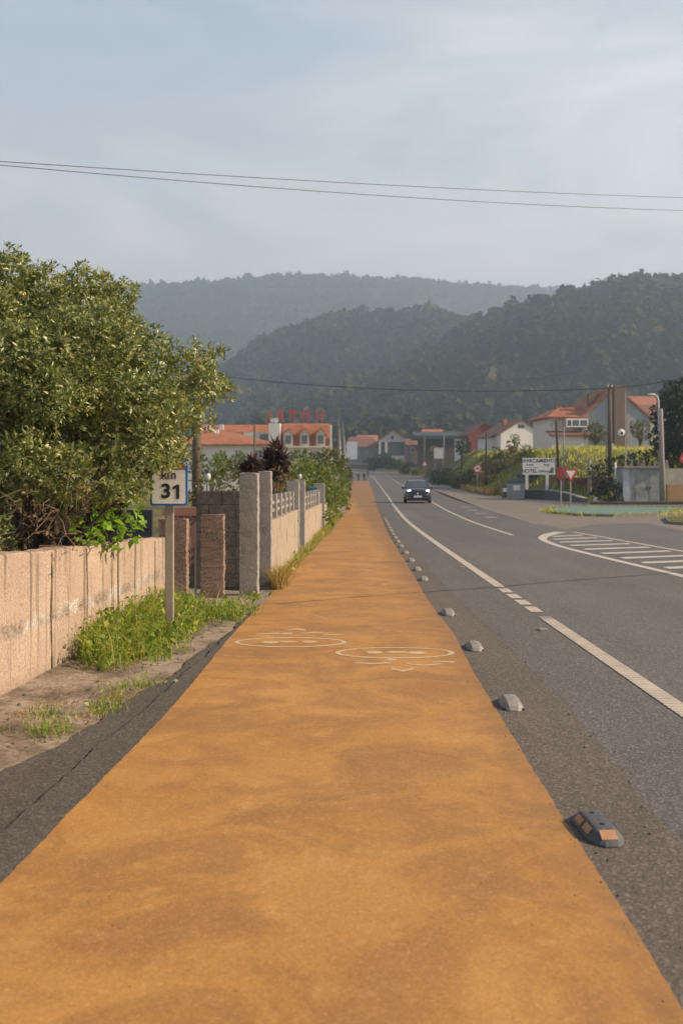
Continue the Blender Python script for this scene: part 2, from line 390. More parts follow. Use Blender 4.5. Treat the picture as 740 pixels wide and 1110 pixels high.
def crown_leaves(name, puffs, mat, parent, density, L, W, per=7, up=.35, shell=(.72,1.02), segs=1, inner=.10, spread=1.0, cull=None, jit=.0):
    """rosettes of leaves over the surface of a cluster of puffs"""
    C = np.array([p[:3] for p in puffs], float); R = np.array([p[3] for p in puffs], float)
    SQ = np.array([p[4] if len(p) > 4 else 1.0 for p in puffs], float)
    Ps, Ax, Tn = [], [], []
    for c, r, s in zip(C, R, SQ):
        n = int(4*math.pi*r*r*density); 
        if n < 1: continue
        d = rand_dirs(n)
        rr = r*RNG.uniform(shell[0], shell[1], n)*(1+.16*np.sin(d[:,0]*5/1+c[0]*9)*np.sin(d[:,1]*4+c[1]*7)*1.2+.10*np.sin(d[:,2]*9+c[0]*5))
        p = c + d*rr[:,None]*np.array([1,1,s])
        keep = np.ones(n, bool)
        for c2, r2 in zip(C, R):
            if r2 == r and (c2 == c).all(): continue
            keep &= np.linalg.norm(p-c2, axis=1) > r2*(1-inner*2.2)
        if cull is not None: keep &= cull(p)
        Ps.append(p[keep]); Ax.append(d[keep]); Tn.append(RNG.uniform(0,1,keep.sum())*.45+RNG.uniform(0,.25))
    P = np.concatenate(Ps); A0 = unit(np.concatenate(Ax)+np.array([0,0,up])+RNG.normal(size=P.shape)*.35); T0 = np.concatenate(Tn)
    n = len(P)
    P = np.repeat(P, per, 0); A0 = np.repeat(A0, per, 0); T0 = np.repeat(T0, per, 0)
    A = unit(A0*.75+RNG.normal(size=P.shape)*.62*spread)
    N = unit(np.cross(A, np.cross(A0, A)+RNG.normal(size=P.shape)*.25))
    N = unit(N-A*(N*A).sum(1, keepdims=True))
    Ls = L*RNG.uniform(.6,1.25,len(P)); Ws = W*RNG.uniform(.7,1.25,len(P))
    P = P + A*(Ls*RNG.uniform(-.1,.5,len(P)))[:,None] + RNG.normal(size=P.shape)*jit
    V, q, k = leaf_quads(P, A, N, Ls, Ws, segs=segs)
    rnd = np.repeat(np.clip(T0+RNG.uniform(0,.38,len(P)),0,1), k)
    return npmesh(name, V, q, mat, parent, rnd)
def blades(P, h, w, lean=.35, bend=.3):
    """grass blades: two quads each"""
    n = len(P); a = RNG.uniform(0, 2*math.pi, n); B = np.stack([np.cos(a), np.sin(a), np.zeros(n)], 1)
    d = RNG.normal(size=(n,3)); d[:,2] = 0; d = d*lean*h[:,None]
    w = w[:,None]; up = np.array([0,0,1.])
    m = P + up*(h*.55)[:,None] + d*.35; t = P + up*h[:,None] + d*(1+bend)
    V = np.stack([P-B*w, P+B*w, m+B*w*.75, m-B*w*.75, t+B*w*.12, t-B*w*.12], 1).reshape(-1,3)
    i = (np.arange(n)*6)[:,None]
    q = np.concatenate([i+np.array([[0,1,2,3]]), i+np.array([[3,2,4,5]])], 1).reshape(-1,4)
    return V, q
def merge(parts):
    Vs, Qs, Rs, o = [], [], [], 0
    for V, q, r in parts:
        Vs.append(V); Qs.append(q+o); Rs.append(r); o += len(V)
    return np.concatenate(Vs), np.concatenate(Qs), np.concatenate(Rs)

LEAF_BUSH = leafmat('laurel_leaf', [(0,(.050,.075,.022)),(.3,(.105,.138,.038)),(.6,(.19,.215,.066)),(.85,(.31,.31,.11)),(1,(.42,.37,.17))], rough=.36, trans=.24, spec=.55)
LEAF_GREEN = leafmat('hedge_leaf', [(0,(.05,.08,.016)),(.5,(.12,.165,.03)),(1,(.23,.25,.055))], trans=.38)
LEAF_DARK = leafmat('dark_evergreen_leaf', [(0,(.010,.018,.010)),(.5,(.022,.036,.017)),(1,(.045,.062,.026))], trans=.2)
LEAF_OLIVE = leafmat('olive_shrub_leaf', [(0,(.045,.058,.02)),(.5,(.095,.11,.036)),(1,(.18,.17,.065))], trans=.3)
LEAF_DRY = leafmat('dry_shrub_leaf', [(0,(.09,.06,.028)),(.5,(.17,.115,.045)),(1,(.26,.19,.075))], trans=.3)
LEAF_FIG = leafmat('fig_leaf', [(0,(.13,.26,.03)),(1,(.30,.46,.07))], trans=.5)
LEAF_PURP = leafmat('purple_cordyline_leaf', [(0,(.022,.010,.012)),(.5,(.05,.022,.022)),(1,(.13,.06,.05))], trans=.25)
GRASS = leafmat('fresh_grass', [(0,(.09,.15,.02)),(.45,(.20,.27,.035)),(.75,(.36,.39,.075)),(1,(.50,.43,.15))], trans=.4)
GRASS_Y = leafmat('sunny_meadow_grass', [(0,(.13,.16,.03)),(.5,(.34,.36,.07)),(1,(.52,.46,.14))], trans=.58)
GRASS_DRY = leafmat('dry_yellow_grass', [(0,(.20,.14,.04)),(.5,(.33,.23,.07)),(1,(.45,.34,.13))], trans=.35)
# ================================================================== SETTING: ground, road, path
YS = [-6+.5*i for i in range(12)] + [i*.5 for i in range(0,140)] + [70+2*i for i in range(0,140)]
YS = sorted(set(YS)); YS = [y for y in YS if y <= 345]
PR = sorted([(gnd(u,v)[1], gnd(u,v)[0]) for u,v in [(738,1093),(700,1023),(660,967),(613,893),(560,806.7),(507,719),(495,691),(475.7,667.6),(461.6,648),(450.8,628.6),(442,613.5),(432.4,598.4),(421.6,581),(413,561.6),(407.6,546.5),(404,533),(400,522)]])
PL = sorted([(gnd(u,v)[1], gnd(u,v)[0]) for u,v in [(4,956),(109,847),(162,794),(198.6,753.5),(249,691),(281,657),(309,629),(326.5,609.7),(343.8,592.4),(361,575),(371.9,560),(377.3,537),(382,523)]])
PR = [(-6,.72),(1,.96)]+PR; PL = [(-6,-1.75),(1,-1.46)]+PL
def smooth(f, y, w): return sum(f(y+w*t) for t in (-1,-.5,0,.5,1))/5
def pathR(y): return smooth(lambda t: interp(t, PR), y, .6 if y < 40 else 6)
def pathL(y): return smooth(lambda t: interp(t, PL), y, .6 if y < 40 else 6)
EL = [(-6,2.36),(20,2.36),(29,2.40),(38,2.5),(48.4,2.80),(66,3.35),(88,4.15),(150,5.9),(228,7.4),(258,6.6),(280,3.6),(298,-2.5),(312,-11),(345,-48)]
def edgeX(y): return smooth(lambda t: interp(t, EL), y, 5)
def strip(name, fl, fr, ys, dz, mat, nx=1, kind='structure'):
    mb = MB(); rows = []
    for y in ys:
        a, b = fl(y), fr(y); rows.append([(a+(b-a)*k/nx, y, zr(y)+dz) for k in range(nx+1)])
    mb.rings(rows, caps=False, closed=False)
    return tag(mb.build(name, mat, fix=False), kind=kind)

# one ground sheet to the horizon
xs = sorted(set([round(-6+.75*i,3) for i in range(90)]+[-350,-250,-180,-130,-95,-70,-52,-40,-31,-25,-20,-16,-13,-11,-9,-7.5]+[65,70,78,88,100,120,150,190,250,350]))
ys = [-30,-20,-12]+[y for y in YS if y < 70 and (y*2)%2 == 0]+[70+2.5*i for i in range(0,109)]+[345,370,410,470,560,700,900,1200,1600,2100,2600,2690]
rows = []
for y in ys:
    k = 1 if y <= 345 else y/345*1.0
    rows.append([(x*k*(1 if y <= 345 else 1), y, terr(x, y)-.06+(0 if y < 345 else -.0*y)) for x in xs])
mb = MB(); mb.rings(rows, caps=False, closed=False)
GROUND = ground_mat('dry_grassland', [(.10,.085,.045),(.13,.13,.04),(.19,.17,.055),(.22,.17,.08)], .45)
g = mb.build('ground', GROUND, fix=False, smooth=True); tag(g, kind='structure')

def roadR(y):
    if y <= 60: return 44
    if y <= 66: return 44+(XR(66)-44)*S((y-60)/6)
    return XR(y)+.2
strip('road', lambda y: pathL(y)-.02 if y < 200 else min(pathL(200)-.02, edgeX(y)-4), roadR, YS, 0.0, ROAD, 4)
def rag(y, p): return (.006*math.sin(y*31+p)+.005*math.sin(y*67+2*p+2*math.sin(y*3))+.008*math.sin(y*9.3+p)*math.sin(y*2.1+p)+.004*math.sin(y*131))*(.32 if y < 30 else .12)
strip('cycle_path', lambda y: pathL(y)+rag(y,1), lambda y: pathR(y)+rag(y,4), sorted(set([-3+.045*i for i in range(490)]+[y for y in YS if y <= 196])), .006, PATH, 3)
SEAM = [(-6,1.28),(2,1.40),(5,1.51),(7.1,1.61),(11.6,1.60),(15.2,1.56),(24,1.72),(42,1.95),(60,2.4)]
strip('gutter_strip', lambda y: pathR(y)-.03, lambda y: max(interp(y, SEAM), pathR(y)+.12)-.008*math.sin(y*9), [y for y in YS if -3 <= y <= 60], .003, STRIP, 1)

# painted lines
strip('edge_line', lambda y: edgeX(y)-.075, lambda y: edgeX(y)+.075, [y for y in YS if -3 <= y <= 11.8], .005, EDGE_P)
strip('edge_line', lambda y: edgeX(y)-.075, lambda y: edgeX(y)+.075, [14.95]+[y for y in YS if 15 <= y <= 320], .005, EDGE_P)
for a in (12.15,12.85,13.55,14.25):
    strip('edge_line', lambda y: edgeX(y)-.075, lambda y: edgeX(y)+.075, [a, a+.25, a+.5], .005, EDGE_P)
# raised thermoplastic ribs of the sounding edge line
rb = MB()
for i in range(150):
    y = -1+i*.085
    if 11.75 < y < 12.15: continue
    rb.box(edgeX(y)-.07, edgeX(y)+.07, y, y+.038, .004, .0078)
tag(rb.build('edge_line_ribs', EDGE_P), kind='structure')
CLc = [(28.7,4.95),(35.9,4.86),(50,5.35),(69.8,6.35),(90,7.3),(150,9.4),(228,11.2),(258,11),(280,8.6),(298,4),(312,-4),(345,-42)]
def cl(y): return smooth(lambda t: interp(t, CLc), y, 5)
strip('centre_line', lambda y: cl(y)-.06, lambda y: cl(y)+.06, [29]+[y for y in YS if 29.5 <= y <= 300], .005, WHITE_P)
TL = [(30,7.1),(36,7.0),(50,7.7),(72.7,9.1),(90,10.3),(150,12.6)]
def tl(y): return interp(y, TL)
strip('turning_lane_line', lambda y: tl(y)-.05, lambda y: tl(y)+.05, [y for y in YS if 36 <= y <= 110], .005, FAINT_P)
for a in (42,47,52,58):
    strip('lane_dash', lambda y: tl(y)-1.25, lambda y: tl(y)-.75, [a, a+.7, a+1.4], .005, FAINT_P)
# hatched traffic island painted on the road
IL = [(-6,6.5),(8,6.05),(16.6,5.66),(19.5,5.45),(22.7,5.27),(25,5.22),(27.2,5.38),(29.2,5.95),(30.6,6.6),(31.3,7.0)]
IR = [(-6,8.6),(16.6,7.85),(22.4,7.6),(31.3,7.05)]
def il(y): return smooth(lambda t: interp(t, IL), y, .8)
def ir(y): return interp(y, IR)
ysI = [-6+.35*i for i in range(int(37.3/.35))]
strip('island_outline', lambda y: il(y)-(.09+.12*S((y-26)/5)), lambda y: il(y)+(.09+.14*S((y-26)/5)), ysI, .005, WHITE_P)
strip('island_outline', lambda y: ir(y)-.06, lambda y: ir(y)+.06, ysI, .005, WHITE_P)
mb = MB(); y = -5.0
while y < 29:
    a, b = il(y)+.30, ir(y+.75)-.25
    if b-a > .25:
        mb.add([(a,y,.005),(b,y+.75,.005),(b,y+1.1,.005),(a,y+.38,.005)], [(0,1,2,3)])
    y += 1.15 if y < 20 else 1.3
tag(mb.build('island_hatching', WHITE_P, fix=False), kind='structure')

# faded circles with marks on the path: two symbols facing opposite ways
def ring(mb, cx, cy, rx, ry, w, z, n=48):
    for k in range(n):
        a, b = 2*math.pi*k/n, 2*math.pi*(k+1)/n
        p = lambda t, s: (cx+(rx-s)*math.cos(t), cy+(ry-s)*math.sin(t), z)
        mb.add([p(a,0), p(b,0), p(b,w), p(a,w)], [(0,1,2,3)])
def blob(mb, cx, cy, rx, ry, z, n=14):
    mb.add([(cx+rx*math.cos(2*math.pi*k/n)*(1+.15*math.sin(3*k)), cy+ry*math.sin(2*math.pi*k/n), z) for k in range(n)], [tuple(range(n))])
def symbol(cx, cy, s, label):
    mb = MB(); z = .0085
    ring(mb, cx, cy, .55, .30, .048, z)
    blob(mb, cx-.20*s, cy-.01, .085, .075, z); blob(mb, cx-.02*s, cy+.03, .10, .045, z); blob(mb, cx+.19*s, cy+.02, .075, .07, z)
    def chev(x, y, d, l, w):
        mb.add([(x-l,y,z),(x,y+d*s,z),(x+l,y,z),(x+l*.9,y+w*s,z),(x,y+(d+w)*s,z),(x-l*.9,y+w*s,z)], [(0,1,4,5),(1,2,3,4)])
    yb = cy+s*.46
    chev(cx+.02, yb+.28*s, .10, .10, .08); chev(cx-.22, yb+.02*s, .05, .16, .06); chev(cx+.22, yb+.08*s, .06, .15, .05)
    chev(cx+.40, yb, -.03, .10, .05); blob(mb, cx-.05, yb+.10, .05, .05, z)
    o = mb.build('path_symbol', SYM_P, fix=False); tag(o, kind='structure')
symbol(-.50, 9.86, 1, ''); symbol(.49, 9.26, -1, '')

# left shoulder: a tarred strip, a broken step, then the coarse outer strip and dusty dirt
CR = [(-6,-2.3),(2,-1.80),(4.5,-1.55),(5.85,-1.46),(7.75,-1.32),(9.5,-1.22),(11,-1.12),(13.2,-.96)]
OUT = [(-6,-2.9),(3,-2.15),(5.5,-1.88),(6.4,-1.68),(7.9,-1.46),(9.5,-1.30),(11,-1.16),(13.3,-.97)]
wob = lambda y: .014*math.sin(y*2.9)+.008*math.sin(y*7.3+2*math.sin(y*1.9))+.005*math.sin(y*17.1+3*math.sin(y*2.3))+.004*math.sin(y*43+4*math.sin(y*3.1))
ysS = [-5+.06*i for i in range(305)]
strip('shoulder', lambda y: interp(y, CR)+wob(y)*.8, lambda y: pathL(y)+.03, ysS, .003, SHOULDER)
mb = MB()
rows = [[(interp(y,OUT)+wob(y+3)*1.6-.02, y, -.035), (interp(y,OUT)+wob(y+3)*1.6, y, -.012), (interp(y,CR)+wob(y)*.8-(.007+.006*abs(math.sin(y*6.1)))*(1-S((y-10)/3)), y, -.012), (interp(y,CR)+wob(y)*.8-.002, y, -.06), (interp(y,CR)+wob(y)*.8, y, .003)] for y in ysS]
mb.rings(rows, caps=False, closed=False); tag(mb.build('shoulder', SHOULDER, fix=False), kind='structure')
# dusty verge in front of the wall with broken slabs
WL = lambda y: -2.5+(y-7.36)*.073          # foot of the wall
DIRT = ground_mat('dusty_verge_dirt', [(.13,.095,.07),(.30,.23,.17),(.46,.37,.285),(.26,.185,.13)], 2.2)
def h2(x, y): return math.sin(x*3.1+y*1.7)*math.sin(y*2.3-x*1.1)*.5+math.sin(x*9+y*5.2)*math.sin(y*7.7-x*4)*.3+math.sin(x*23-y*17)*.2*math.sin(y*29)
rows = []
for i in range(171):
    y = -3+i*.1; a = WL(y)-.05 if y < 12.6 else -2.4; b = interp(y, OUT)+.03
    r = []
    for k in range(25):
        t = k/24; x = a+(b-a)*t
        r.append((x, y, -.028+.05*(1-t)**2*(1 if y < 12.6 else .2)+.022*h2(x*1.6, y*1.5)*min(1, t*6, (1-t)*5)))
    rows.append(r)
mb = MB(); mb.rings(rows, caps=False, closed=False); tag(mb.build('dirt_verge', DIRT, fix=False, smooth=True), kind='structure')
# concrete apron of the gateway
APRON = granite_mat('dusty_concrete_apron', (.22,.175,.14), (.32,.26,.21), 25)
mb = MB(); mb.add([(-3.6,12.75,.012),(-1.25,11.9,.010),(-.98,13.1,.009),(-1.02,14.2,.012),(-3.6,15.2,.014)], [(0,1,2,3,4)])
tag(mb.build('gateway_apron', APRON, fix=False), kind='structure')
# strip of dirt along the fence foot
def FX(y): return interp(y, [(13,-1.12),(14.5,-1.06),(21.8,-.88),(32,-.59),(44,-.35),(60,-.2)])
strip('dirt_verge', lambda y: FX(y)-.1, lambda y: pathL(y)+.004, [14.2+.8*i for i in range(58)], .004, DIRT)

# loose grit along the gutter and the path edge
P = []; Q = []
def pebble(x, y, z, r):
    b = len(P); k = [random.uniform(.6,1.3) for _ in range(6)]
    for i, d in enumerate([(1,0,0),(0,1,0),(-1,0,0),(0,-1,0),(0,0,.8),(0,0,-.3)]):
        P.append((x+d[0]*r*k[i], y+d[1]*r*k[i], z+d[2]*r*k[i]))
    for f in [(0,1,4),(1,2,4),(2,3,4),(3,0,4),(1,0,5),(2,1,5),(3,2,5),(0,3,5)]: Q.append(tuple(b+i for i in f))
for i in range(420):
    y = 2.2+random.random()**1.8*9; e = interp(y, SEAM)
    x = random.choice([e, e, pathR(y), pathR(y)])+random.gauss(0,.06)
    pebble(x, y, .006, random.choice([.002,.003,.003,.004,.005,.009]))
for i in range(120):
    y = 2.6+random.random()*9; pebble(random.uniform(pathL(y), pathR(y)), y, .008, random.choice([.002,.003,.004]))
for i in range(520):
    y = 3+random.random()*9; pebble(random.uniform(WL(y)+.05, interp(y, OUT)-.04), y, .0, random.choice([.003,.004,.005,.007,.009,.013,.018]))
mb = MB(); mb.add(P, Q)
tag(mb.build('gravel', granite_mat('dark_grit', (.07,.06,.05), (.30,.26,.22), 12), fix=False), kind='stuff')

# ================================================================== FOREGROUND THINGS
# --- low concrete wall
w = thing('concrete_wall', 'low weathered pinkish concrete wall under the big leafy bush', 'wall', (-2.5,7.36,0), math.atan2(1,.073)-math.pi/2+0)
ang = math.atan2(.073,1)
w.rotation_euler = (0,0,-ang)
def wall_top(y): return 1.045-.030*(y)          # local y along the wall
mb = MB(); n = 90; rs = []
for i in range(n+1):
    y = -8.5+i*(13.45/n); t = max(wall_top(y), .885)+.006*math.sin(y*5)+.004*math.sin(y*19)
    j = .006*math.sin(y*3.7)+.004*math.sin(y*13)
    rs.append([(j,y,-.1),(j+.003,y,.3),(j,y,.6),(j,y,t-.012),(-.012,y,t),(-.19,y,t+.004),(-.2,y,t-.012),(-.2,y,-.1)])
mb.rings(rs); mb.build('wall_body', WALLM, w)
mb = MB()
for i, y in enumerate((-5.6,-3.9,-2.2,-.35,1.05,1.95,2.75,3.55,4.4)):
    t = wall_top(y)-.02
    pts = [(.008+.004*math.sin(z*9+i), y+.012*math.sin(z*7+i*2), z) for z in [.02+k*(t-.02)/9 for k in range(10)]]
    for a, b in zip(pts, pts[1:]):
        ww = .007+.006*abs(math.sin(a[2]*17+i)); vs = [(.0095,a[1]-ww,a[2]),(.0095,a[1]+ww,a[2]),(.0095,b[1]+ww,b[2]),(.0095,b[1]-ww,b[2])]
        mb.add(vs, [(0,1,2,3)])
mb.build('panel_joint', granite_mat('old_joint_filler', (.12,.085,.065), (.20,.15,.12), 40), w, fix=False)

# --- km sign
s = thing('road_sign', 'white kilometre sign reading km 31 with blue border beside the bush', 'road sign', (-1.75,10.25,0))
mb = MB(); mb.cbox(-.045,.045,-.02,.02,-.05,1.74,.008); mb.build('post', M('dusty_steel_post', (.30,.255,.20), .6, dirt=.4), s)
def rrect(x0, x1, z0, z1, r, n=5):
    pts = []
    for cx, cz, a0 in ((x1-r,z1-r,0),(x0+r,z1-r,90),(x0+r,z0+r,180),(x1-r,z0+r,270)):
        for k in range(n+1):
            a = math.radians(a0+90*k/n); pts.append((cx+r*math.cos(a), cz+r*math.sin(a)))
    return pts
mb = MB(); mb.prism(rrect(-.19,.19,1.335,1.79,.03), -.045, -.022); pl = mb.build('plate', BLUE, s)
mb = MB(); mb.prism(rrect(-.168,.168,1.357,1.70,.015), -.048, -.046); mb.build('white_panel', SIGNW, s)
mb = MB(); mb.prism(rrect(-.168,.168,1.712,1.775,.012), -.048, -.046); mb.build('orange_header', M('sign_orange', (.75,.20,.03), .4), s)
text_obj('lettering', 'km', .125, BLACK, s, (.0,-.050,1.648), ext=.001, bold=.002)
text_obj('lettering', '3', .20, BLACK, s, (-.028,-.050,1.478), ext=.001, bold=.0065, sx=1.05)
mb = MB(); mb.prism([(.075,1.406),(.108,1.406),(.108,1.550),(.082,1.550),(.040,1.528),(.040,1.500),(.075,1.512)], -.051, -.049); mb.build('lettering', BLACK, s)
mb = MB(); mb.box(-.07,.07,.0205,.026,1.40,1.44); mb.build('bracket', STEEL, s)

# --- rough stone gate pillars, granite posts
def rough_post(name, label, cat, x, y, wx, wy, h, mat, rz=0, amp=.012, group=None):
    mb = MB(); n = 44; rs = []; ph = random.uniform(0,9)
    for i in range(n+1):
        z = -.05+(h+.05)*i/n; r = []
        for sx, sy in ((-1,-1),(-.33,-1),(.33,-1),(1,-1),(1,-.33),(1,.33),(1,1),(.33,1),(-.33,1),(-1,1),(-1,.33),(-1,-.33)):
            k = .985 if abs(sx) == 1 and abs(sy) == 1 else 1
            jx = amp*(random.uniform(-.6,.6)+.18*math.sin(z*9+ph+sx*2)); jy = amp*(random.uniform(-.12,.12)+.18*math.sin(z*7+ph+sy*3))
            r.append((sx*wx/2*k+jx, sy*wy/2*k+jy, z+(random.uniform(-.012,.012) if i == n else 0)))
        rs.append(r)
    mb.rings(rs); o = mb.build(name, mat); o.location = (x,y,0); o.rotation_euler = (0,0,rz)
    return tag(o, label, cat, group)
rough_post('stone_pillar', 'reddish rough stone pillar at the end of the low concrete wall', 'pillar', -2.14, 12.85, .36, .16, 1.10, REDST, -.05)
rough_post('stone_pillar', 'freestanding reddish stone slab pillar in front of the dark block wall', 'pillar', -1.73, 13.55, .31, .14, 1.13, REDST, -.05, .016)
rough_post('granite_post', 'tall grey granite post nearest the camera beside the gateway', 'post', -1.265, 13.85, .25, .20, 1.69, GRAN, -.06, .010)
rough_post('granite_post', 'tall granite post joined to the first concrete fence section', 'post', -1.14, 15.0, .20, .16, 1.72, GRAN, -.06, .008)
mb = MB(); mb.tube([(-1.97,13.6,0),(-1.97,13.6,1.02)], .014); mb.tube([(-1.97,13.6,.7),(-1.93,13.62,.7)], .012); tag(mb.build('gate_rod', STEEL), 'thin steel gate rod between the two reddish pillars', 'rod')
# --- dark block wall, navy panel, slatted gate behind the gateway
d = thing('block_wall', 'dark grey block wall in shade behind the gateway', 'wall', (-2.15,14.9,0))
for r_ in range(7):
    mb = MB(); z = .205*r_
    xo = .2 if r_ % 2 else 0
    for c_ in range(4):
        x = -.02+c_*.4-xo
        if x > .7: continue
        mb.cbox(max(x+.004,-.0), min(x+.396,.80), 0, .18, z+.004, z+.201, .005)
    mb.build('block_course', DARKBLOCK, d)
mb = MB(); mb.box(.0,.79,.01,.17,0,1.43); mb.build('mortar', M('dark_mortar', (.05,.05,.05), .95), d)
mb = MB(); mb.cbox(-2.9,-.75,0,.05,.0,1.17,.01)
for z in (.3,.6,.9): mb.box(-2.88,-.77,-.012,0,z,z+.02)
o = mb.build('metal_panel', M('navy_metal', (.028,.034,.048), .6)); o.location = (-1.95,14.4,0); tag(o, 'dark navy sheet metal panel behind the bush and the km sign', 'panel')
gt = thing('slatted_gate', 'pinkish red slatted gate panel behind the km sign post', 'gate', (-2.42,16.2,0))
PINK = M('faded_pink_paint', (.42,.20,.15), .8, scale=9)
for k in range(8):
    mb = MB(); mb.cbox(-.42+k*.105,-.42+k*.105+.09,0,.03,.05,1.02,.004); mb.build('slat', PINK, gt)
mb = MB(); mb.cbox(-.45,.45,-.03,-.002,1.02,1.16,.006); mb.build('rail', PINK, gt)

# --- concrete fence sections along the path
def fence_section(y0, y1, h0, h1, posts, label, nsl, zt):
    t = thing('concrete_fence', label, 'fence', (FX(y0), y0, 0), -math.atan2(FX(y1)-FX(y0), y1-y0))
    L = math.hypot(FX(y1)-FX(y0), y1-y0)
    for r_ in range(4):                          # block courses of the base wall
        z0 = h0*r_/4; z1 = h0*(r_+1)/4
        nb = max(2, int(L/.9)); off = .5 if r_ % 2 else 0
        mb = MB(); a = 0.0
        edges = [0]+[L*(k+off)/nb for k in range(0 if off else 1, nb)]+[L]
        for a, b in zip(edges, edges[1:]):
            j = random.uniform(-.006,.006)
            mb.cbox(-.18, j, a+.003, b-.003, z0+.002, z1-.002, .006)
        mb.build('block_course', BLOCK, t)
    mb = MB(); mb.box(-.17,-.012,.01,L-.01,-.05,h0-.005); mb.build('mortar', BLOCK, t)
    for k in range(nsl):                          # upright slats
        y = L*(k+.55)/nsl; mb = MB(); mb.cbox(-.17,-.05,y-.05,y+.05,h0,zt,.01); mb.build('slat', GRAN, t)
    for z in (h0+.10, zt-.16):
        mb = MB(); mb.cbox(-.13,-.09,0,L,z,z+.05,.004); mb.build('rail', GRAN, t)
    return t
fence_section(15.1, 20.9, .98, .98, 0, 'concrete block fence section with upright slats nearest the gateway', 6, 1.36)
fence_section(22.4, 31.5, .86, .86, 0, 'farther concrete block fence section with upright slats before the green hedge', 8, 1.30)
fence_section(33.0, 43.0, .80, .80, 0, 'last low stretch of concrete fence half hidden behind the green hedge', 6, 1.05)
rough_post('granite_post', 'shorter granite post closing the first fence section', 'post', -1.02, 21.25, .26, .22, 1.57, GRAN, -.04, .008)
rough_post('granite_post', 'shorter granite post opening the second fence section', 'post', -.92, 22.1, .24, .20, 1.60, GRAN, -.04, .008)
rough_post('granite_post', 'granite post at the far end of the second fence section beside the hedge', 'post', -.72, 32.2, .36, .22, 1.48, GRAN, -.04, .008)

# --- reflective lane separators along the path edge
AMB = M('amber_reflector', (.40,.22,.12), .35, dirt=.5, scale=30)
AMBW = M('dusty_reflector', (.30,.25,.20), .5, dirt=.5, scale=30)
SEPGREY = M('dusty_rubber_separator', (.075,.078,.085), .6, dirt=.0, scale=8, bumps=.3, bscale=50)
SEPTOP = M('worn_white_top', (.23,.22,.205), .6, dirt=.2, scale=20)
def separator(worn):
    t = thing('lane_separator', 'x', 'lane separator')
    mb = MB(); rs = []
    for y, hw, h in ((-.235,.035,.010),(-.205,.066,.024),(-.15,.088,.052),(-.115,.092,.060),(0,.093,.062),(.115,.092,.060),(.15,.088,.052),(.205,.066,.024),(.235,.035,.010)):
        rs.append([(-hw,y,-.004),(-hw,y,.010),(-hw*.55,y,h*.97),(-hw*.3,y,h),(hw*.3,y,h),(hw*.55,y,h*.97),(hw,y,.010),(hw,y,-.004)])
    mb.rings(rs); bo = mb.build('body', SEPTOP if worn else SEPGREY, t); bv = bo.modifiers.new('bevel','BEVEL'); bv.width = .007; bv.segments = 3; bv.limit_method = 'ANGLE'; bv.angle_limit = math.radians(12)
    for y_ in (-.085, .085):
        mb = MB(); mb.lathe([(.001,.0605),(.011,.0605),(.012,.064),(.001,.0655)],10,(0,y_,0)); mb.build('bolt', RUBBER if not worn else STEEL, t)
    # reflector windows on the sloping flanks and on the nose
    for s_ in (-1,1):
        for a, b in ((-.115,-.015),(.015,.115)):
            mb = MB(); q = []
            for y in (a,b):
                for k in (.22,.80):
                    q.append((s_*(.092+(.0506-.092)*k+.002), y, .010+(.0585-.010)*k+.003))
            mb.add(q, [(0,1,3,2)]); mb.build('reflector', AMBW if worn else AMB, t)
    mb = MB(); mb.add([(-.040,-.205,.0275),(.040,-.205,.0275),(.040,-.153,.0555),(-.040,-.153,.0555)], [(0,1,2,3)]); mb.build('reflector', AMBW if worn else AMB, t)
    if worn:
        mb = MB(); mb.cbox(-.088,.088,-.20,.20,-.003,.013,.004); mb.build('base', RUBBER, t)
    return t
pr1, pr2 = separator(False), separator(True)
seps = [4.57,7.12,9.53,11.95,16.0,17.75,19.7,21.8,23.9,25.7,27.4,29.2,31.1,33.0,35.0,37.0,39.0,41.0]
desc = ['dark grey lane separator with amber reflectors closest to the camera by the path edge', 'second nearest lane separator, pale topped, on the right edge of the ochre path',
        'worn pale lane separator beside the nearer painted circle of the path', 'worn pale lane separator last before the gap where one is missing', 'lane separator just beyond the gap in the row']
for i, y in enumerate(seps):
    o = pr1 if i == 0 else (pr2 if i == 1 else copy_tree(pr2))
    x = pathR(y)+.12 if i else 1.16
    o.location = (x, y, .004); o.rotation_euler = (0,0,-.04 if i else .06)
    o['label'] = desc[i] if i < 5 else 'small far lane separator in the dense row along the path edge'
    o['group'] = 'lane separators along the path' if i < 5 else 'far lane separators in the dense row'
    o.scale = (.90,.90,.95) if i < 1 else (.84,.84,.95) if i < 4 else (.78,.78,.9)

# --- flat road studs
for u, v, l in ((588,683,'small flat pale road stud on the asphalt left of the dashed edge line'),(500,615,'tiny pale road stud on the asphalt farther up the road')):
    x, y = gnd(u, v); mb = MB(); mb.cbox(-.05,.05,-.05,.05,0,.016,.008); o = mb.build('road_stud', SEPTOP); o.location = (x,y,.001); tag(o, l, 'road stud')

